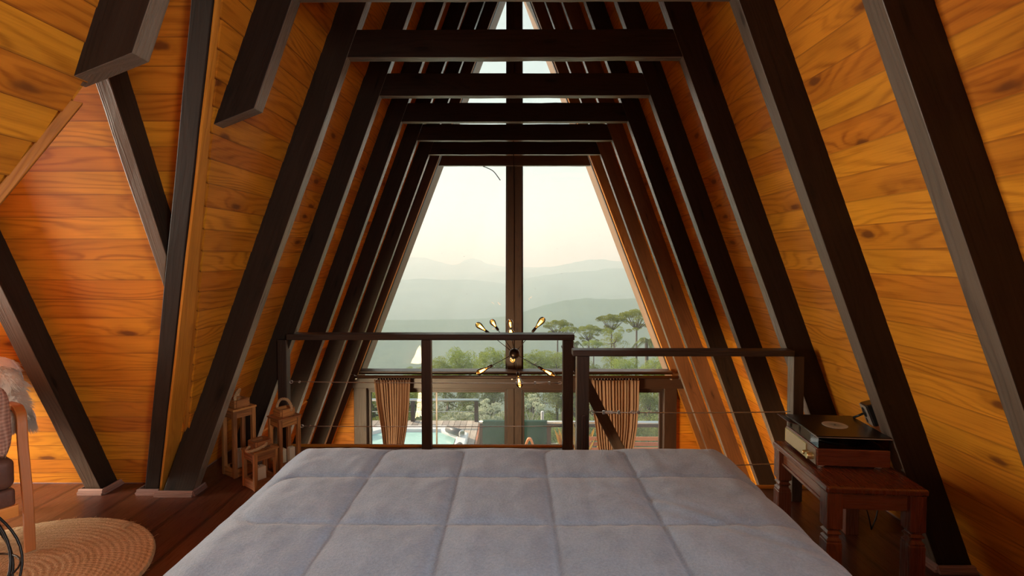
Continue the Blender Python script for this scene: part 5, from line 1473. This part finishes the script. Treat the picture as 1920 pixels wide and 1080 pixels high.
for (x, y, rz) in ((.98, .62, -42), (1.12, -.45, 75), (-1.0, .62, 40)):
    bm = nb(); tube(bm, [(-.22, 0, 0), (.22, 0, 0)], .075, 16); o = obj('headrest', bm, M['cushion'], spa); o.location = (x, y, .20); o.rotation_euler = (0, 0, R(rz))
    bm = nb(); lathe(bm, [(.078, 0), (.08, .01), (.05, .014)], 16, Matrix.Translation((.22, 0, 0)) @ Matrix.Rotation(R(90), 4, 'Y')); obj('end_cap', bm, M['steel'], o)
for (x, y) in ((.2, -.1), (.5, -.35), (-.3, .2)):
    bm = nb(); lathe(bm, [(.05, .086), (.05, .090), (.03, .092)], 14, Matrix.Translation((x, y, 0))); obj('jet', bm, M['silver'], spa)
# pool rail
zt_ = W(800, 750, 12.1).z
pr_ = empty('terrace_rail', (-3.5, 12.1, ZD), 'metal rail behind the hot tub ending at a brown corner post', 'railing', 'terrace railings outside')
xe = W(898, 750, 12.1).x
bm = nb(); tube(bm, [(-3.4, 0, zt_ - ZD), (xe + 3.5, 0, zt_ - ZD)], .035, 12); obj('rail', bm, M['steel'], pr_)
bm = nb(); tube(bm, [(-3.4, 0, (zt_ - ZD) * .45), (xe + 3.5 - .1, 0, (zt_ - ZD) * .45)], .008, 8); obj('cable', bm, M['steel'], pr_)
for x in (xe - .06, -2.4, -4.0, -5.6):
    bm = nb(); box(bm, x + 3.5 - .045, x + 3.5 + .045, -.045, .045, -.4 if x == xe - .06 and False else .001, zt_ - ZD - .036, axis=2); obj('post', fixn(bm), M['brownw'], pr_)
# towel rail at the edge of the house terrace
dR = 8.72; zt_ = W(1000, 792, dR).z
tr_ = empty('terrace_rail', (1.5, dR, ZD), 'metal-topped terrace rail with green towels hung over it', 'railing', 'terrace railings outside')
x0 = W(899, 792, dR).x - 1.5
bm = nb(); tube(bm, [(x0, 0, zt_ - ZD), (2.6, 0, zt_ - ZD)], .028, 12); obj('rail', bm, M['steel'], tr_)
bm = nb(); box(bm, x0, 2.6, -.02, .02, zt_ - ZD - .075, zt_ - ZD - .03); obj('under_rail', fixn(bm), M['brownw'], tr_)
for pz in (.66, .33):
    bm = nb(); tube(bm, [(x0, 0, (zt_ - ZD) * pz), (2.6, 0, (zt_ - ZD) * pz)], .006, 6); obj('cable', bm, M['steel'], tr_)
for px_ in (903, 1029, 1245):
    x = W(px_, 800, dR).x - 1.5; bm = nb(); box(bm, x - .035, x + .035, -.035, .035, .001, zt_ - ZD - .078, axis=2); obj('post', fixn(bm), M['brownw'], tr_)
def towel(pa, pb, label, hang):
    xa, xb = W(pa, 800, dR).x, W(pb, 800, dR).x; root = empty('towel', ((xa + xb) / 2, dR, zt_), label, 'towel', 'dark green towels on the terrace rail'); w = (xb - xa) / 2
    bm = nb(); prof_ = []; 
    for j in range(12): prof_.append((-.047 - .012 * math.sin(j * .5), -hang + (hang) * j / 11))
    for j in range(1, 8): a = math.pi * (1 - j / 8); prof_.append((.047 * math.cos(a), .04 * math.sin(a)))
    for j in range(12): prof_.append((.047 + .012 * math.sin(j * .5), -(hang * .92) * j / 11))
    rows = [[bm.verts.new((-w + 2 * w * i / 10, y + .006 * math.sin(i * 1.3) * min(1, -z * 6 if z < 0 else 0), z)) for i in range(11)] for y, z in prof_]
    for a, b2 in zip(rows, rows[1:]):
        for i in range(10): bm.faces.new([a[i], a[i + 1], b2[i + 1], b2[i]]).smooth = True
    obj('cloth', bm, M['towel'], root, solid=.008)
towel(905, 951, 'dark green towel on the terrace rail left of the lower mullion', .36)
towel(976, 1025, 'dark green towel on the terrace rail right of the lower mullion', .38)
# white pole, chair, table, plant, bench
p0 = W(1017, 771, 9.6)
wp = empty('white_pole', (p0.x, 9.6, ground(p0.x, 9.6)), 'slim white pole standing beyond the terrace rail', 'pole')
bm = nb(); lathe(bm, [(.03, 0), (.03, p0.z - wp.location.z - .02), (.022, p0.z - wp.location.z)], 14); obj('pole', bm, M['white'], wp)
t0 = W(1046, 829, 7.9)
gt = empty('garden_table', (t0.x, 7.9, ZD), 'round pinkish garden table outside, behind the stair post', 'table')
h_ = .75; bm = nb(); lathe(bm, [(.42, h_ - .03), (.43, h_ - .015), (.42, h_)], 40); obj('table_top', bm, M['terracotta'], gt)
bm = nb(); lathe(bm, [(.22, .001), (.22, .02), (.04, .06), (.035, h_ - .031)], 20); obj('pedestal', bm, M['blackm'], gt)
c0 = W(993, 827, 7.7)
gc = empty('garden_chair', (c0.x, 7.7, ZD), 'wooden garden chair outside, only the top of its curved back showing', 'chair')
hb = c0.z - ZD
bm = nb(); strip(bm, spline([(-.2, .0, .42), (-.13, .05, .75), (-.04, .08, hb - .05), (.0, .09, hb), (.04, .08, hb - .05), (.13, .05, .75), (.2, .0, .42)], 5), (0, 1, .1), .05, .03); obj('backrest', bm, M['orangew'], gc)
bm = nb(); box(bm, -.22, .22, -.42, .02, .40, .435); obj('seat', fixn(bm), M['orangew'], gc, bevel=.01)
for sx in (-1, 1):
    for sy in (-.39, -.02): bm = nb(); box(bm, sx * .19 - .02, sx * .19 + .02, sy - .0, sy + .04, .001, .398); obj('leg', fixn(bm), M['orangew'], gc)
pl0 = W(1077, 840, 8.2)
pt = empty('potted_plant', (pl0.x, 8.2, ZD), 'potted plant with yellow and orange leaves on the terrace', 'plant')
bm = nb(); lathe(bm, [(.14, .001), (.15, .30), (.16, .32), (.14, .32), (.12, .28)], 24); obj('pot', bm, M['white'], pt)
rl.seed(3); bm = nb()
for i in range(90):
    a = rl.uniform(0, 6.28); el = rl.uniform(.9, 1.5); L_ = rl.uniform(.4, .92); t_ = Vector((math.cos(a) * math.cos(el), math.sin(a) * math.cos(el), math.sin(el))) * L_; s1 = t_.cross(Vector((0, 0, 1))).normalized() * .05
    q = Vector((0, 0, .30)); bm.faces.new([bm.verts.new(q + t_ * .45), bm.verts.new(q + t_ * .75 + s1), bm.verts.new(q + t_), bm.verts.new(q + t_ * .75 - s1)])
M['leafo'] = leafmat('orange_leaves', (.20, .25, .04), (.75, .38, .06)); obj('foliage', bm, M['leafo'], pt)
# slatted orange-red bench at the right
b0 = W(1150, 816, 8.1)
bn = empty('slatted_bench', (W(1180, 816, 8.1).x, 8.1, ZD), 'orange slatted garden bench outside, right of the right curtain', 'bench')
w_ = .72; hb = b0.z - ZD
for sx in (-1, 1):
    bm = nb(); box(bm, sx * w_ - .03, sx * w_ + .03, -.03, .03, .001, hb - .02, axis=2); obj('leg', fixn(bm), M['white'], bn)
    bm = nb(); box(bm, sx * w_ - .03, sx * w_ + .03, -.50, -.44, .001, .42, axis=2); obj('leg', fixn(bm), M['white'], bn)
for i in range(5):
    bm = nb(); z = hb - .07 - i * .085; box(bm, -w_ - .03, w_ + .03, -.052, -.032, z, z + .06); obj('back_slat', fixn(bm), M['orangew'] if i % 1 == 0 else M['white'], bn, bevel=.004)
bm = nb(); box(bm, -w_, w_, -.50, -.06, .42, .45); obj('seat', fixn(bm), M['orangew'], bn)

# ---------------------------------------------------------------- haze over the valley
hm = bpy.data.materials.new('valley_haze'); hm.use_nodes = True; t = hm.node_tree; t.nodes.clear(); k = N(t)
vs_ = k.new('ShaderNodeVolumeScatter'); vs_.inputs['Color'].default_value = (.66, .90, 1.0, 1); vs_.inputs['Density'].default_value = .00060; vs_.inputs['Anisotropy'].default_value = .25
o_ = k.new('ShaderNodeOutputMaterial'); k.l.new(vs_.outputs[0], o_.inputs['Volume'])
bm = nb(); box(bm, -14000, 14000, 70, 14000, -700, 420); ho = obj('valley_haze', fixn(bm), hm)
tag(ho, 'morning haze filling the valley between the trees and the mountains', 'haze', kind='stuff')
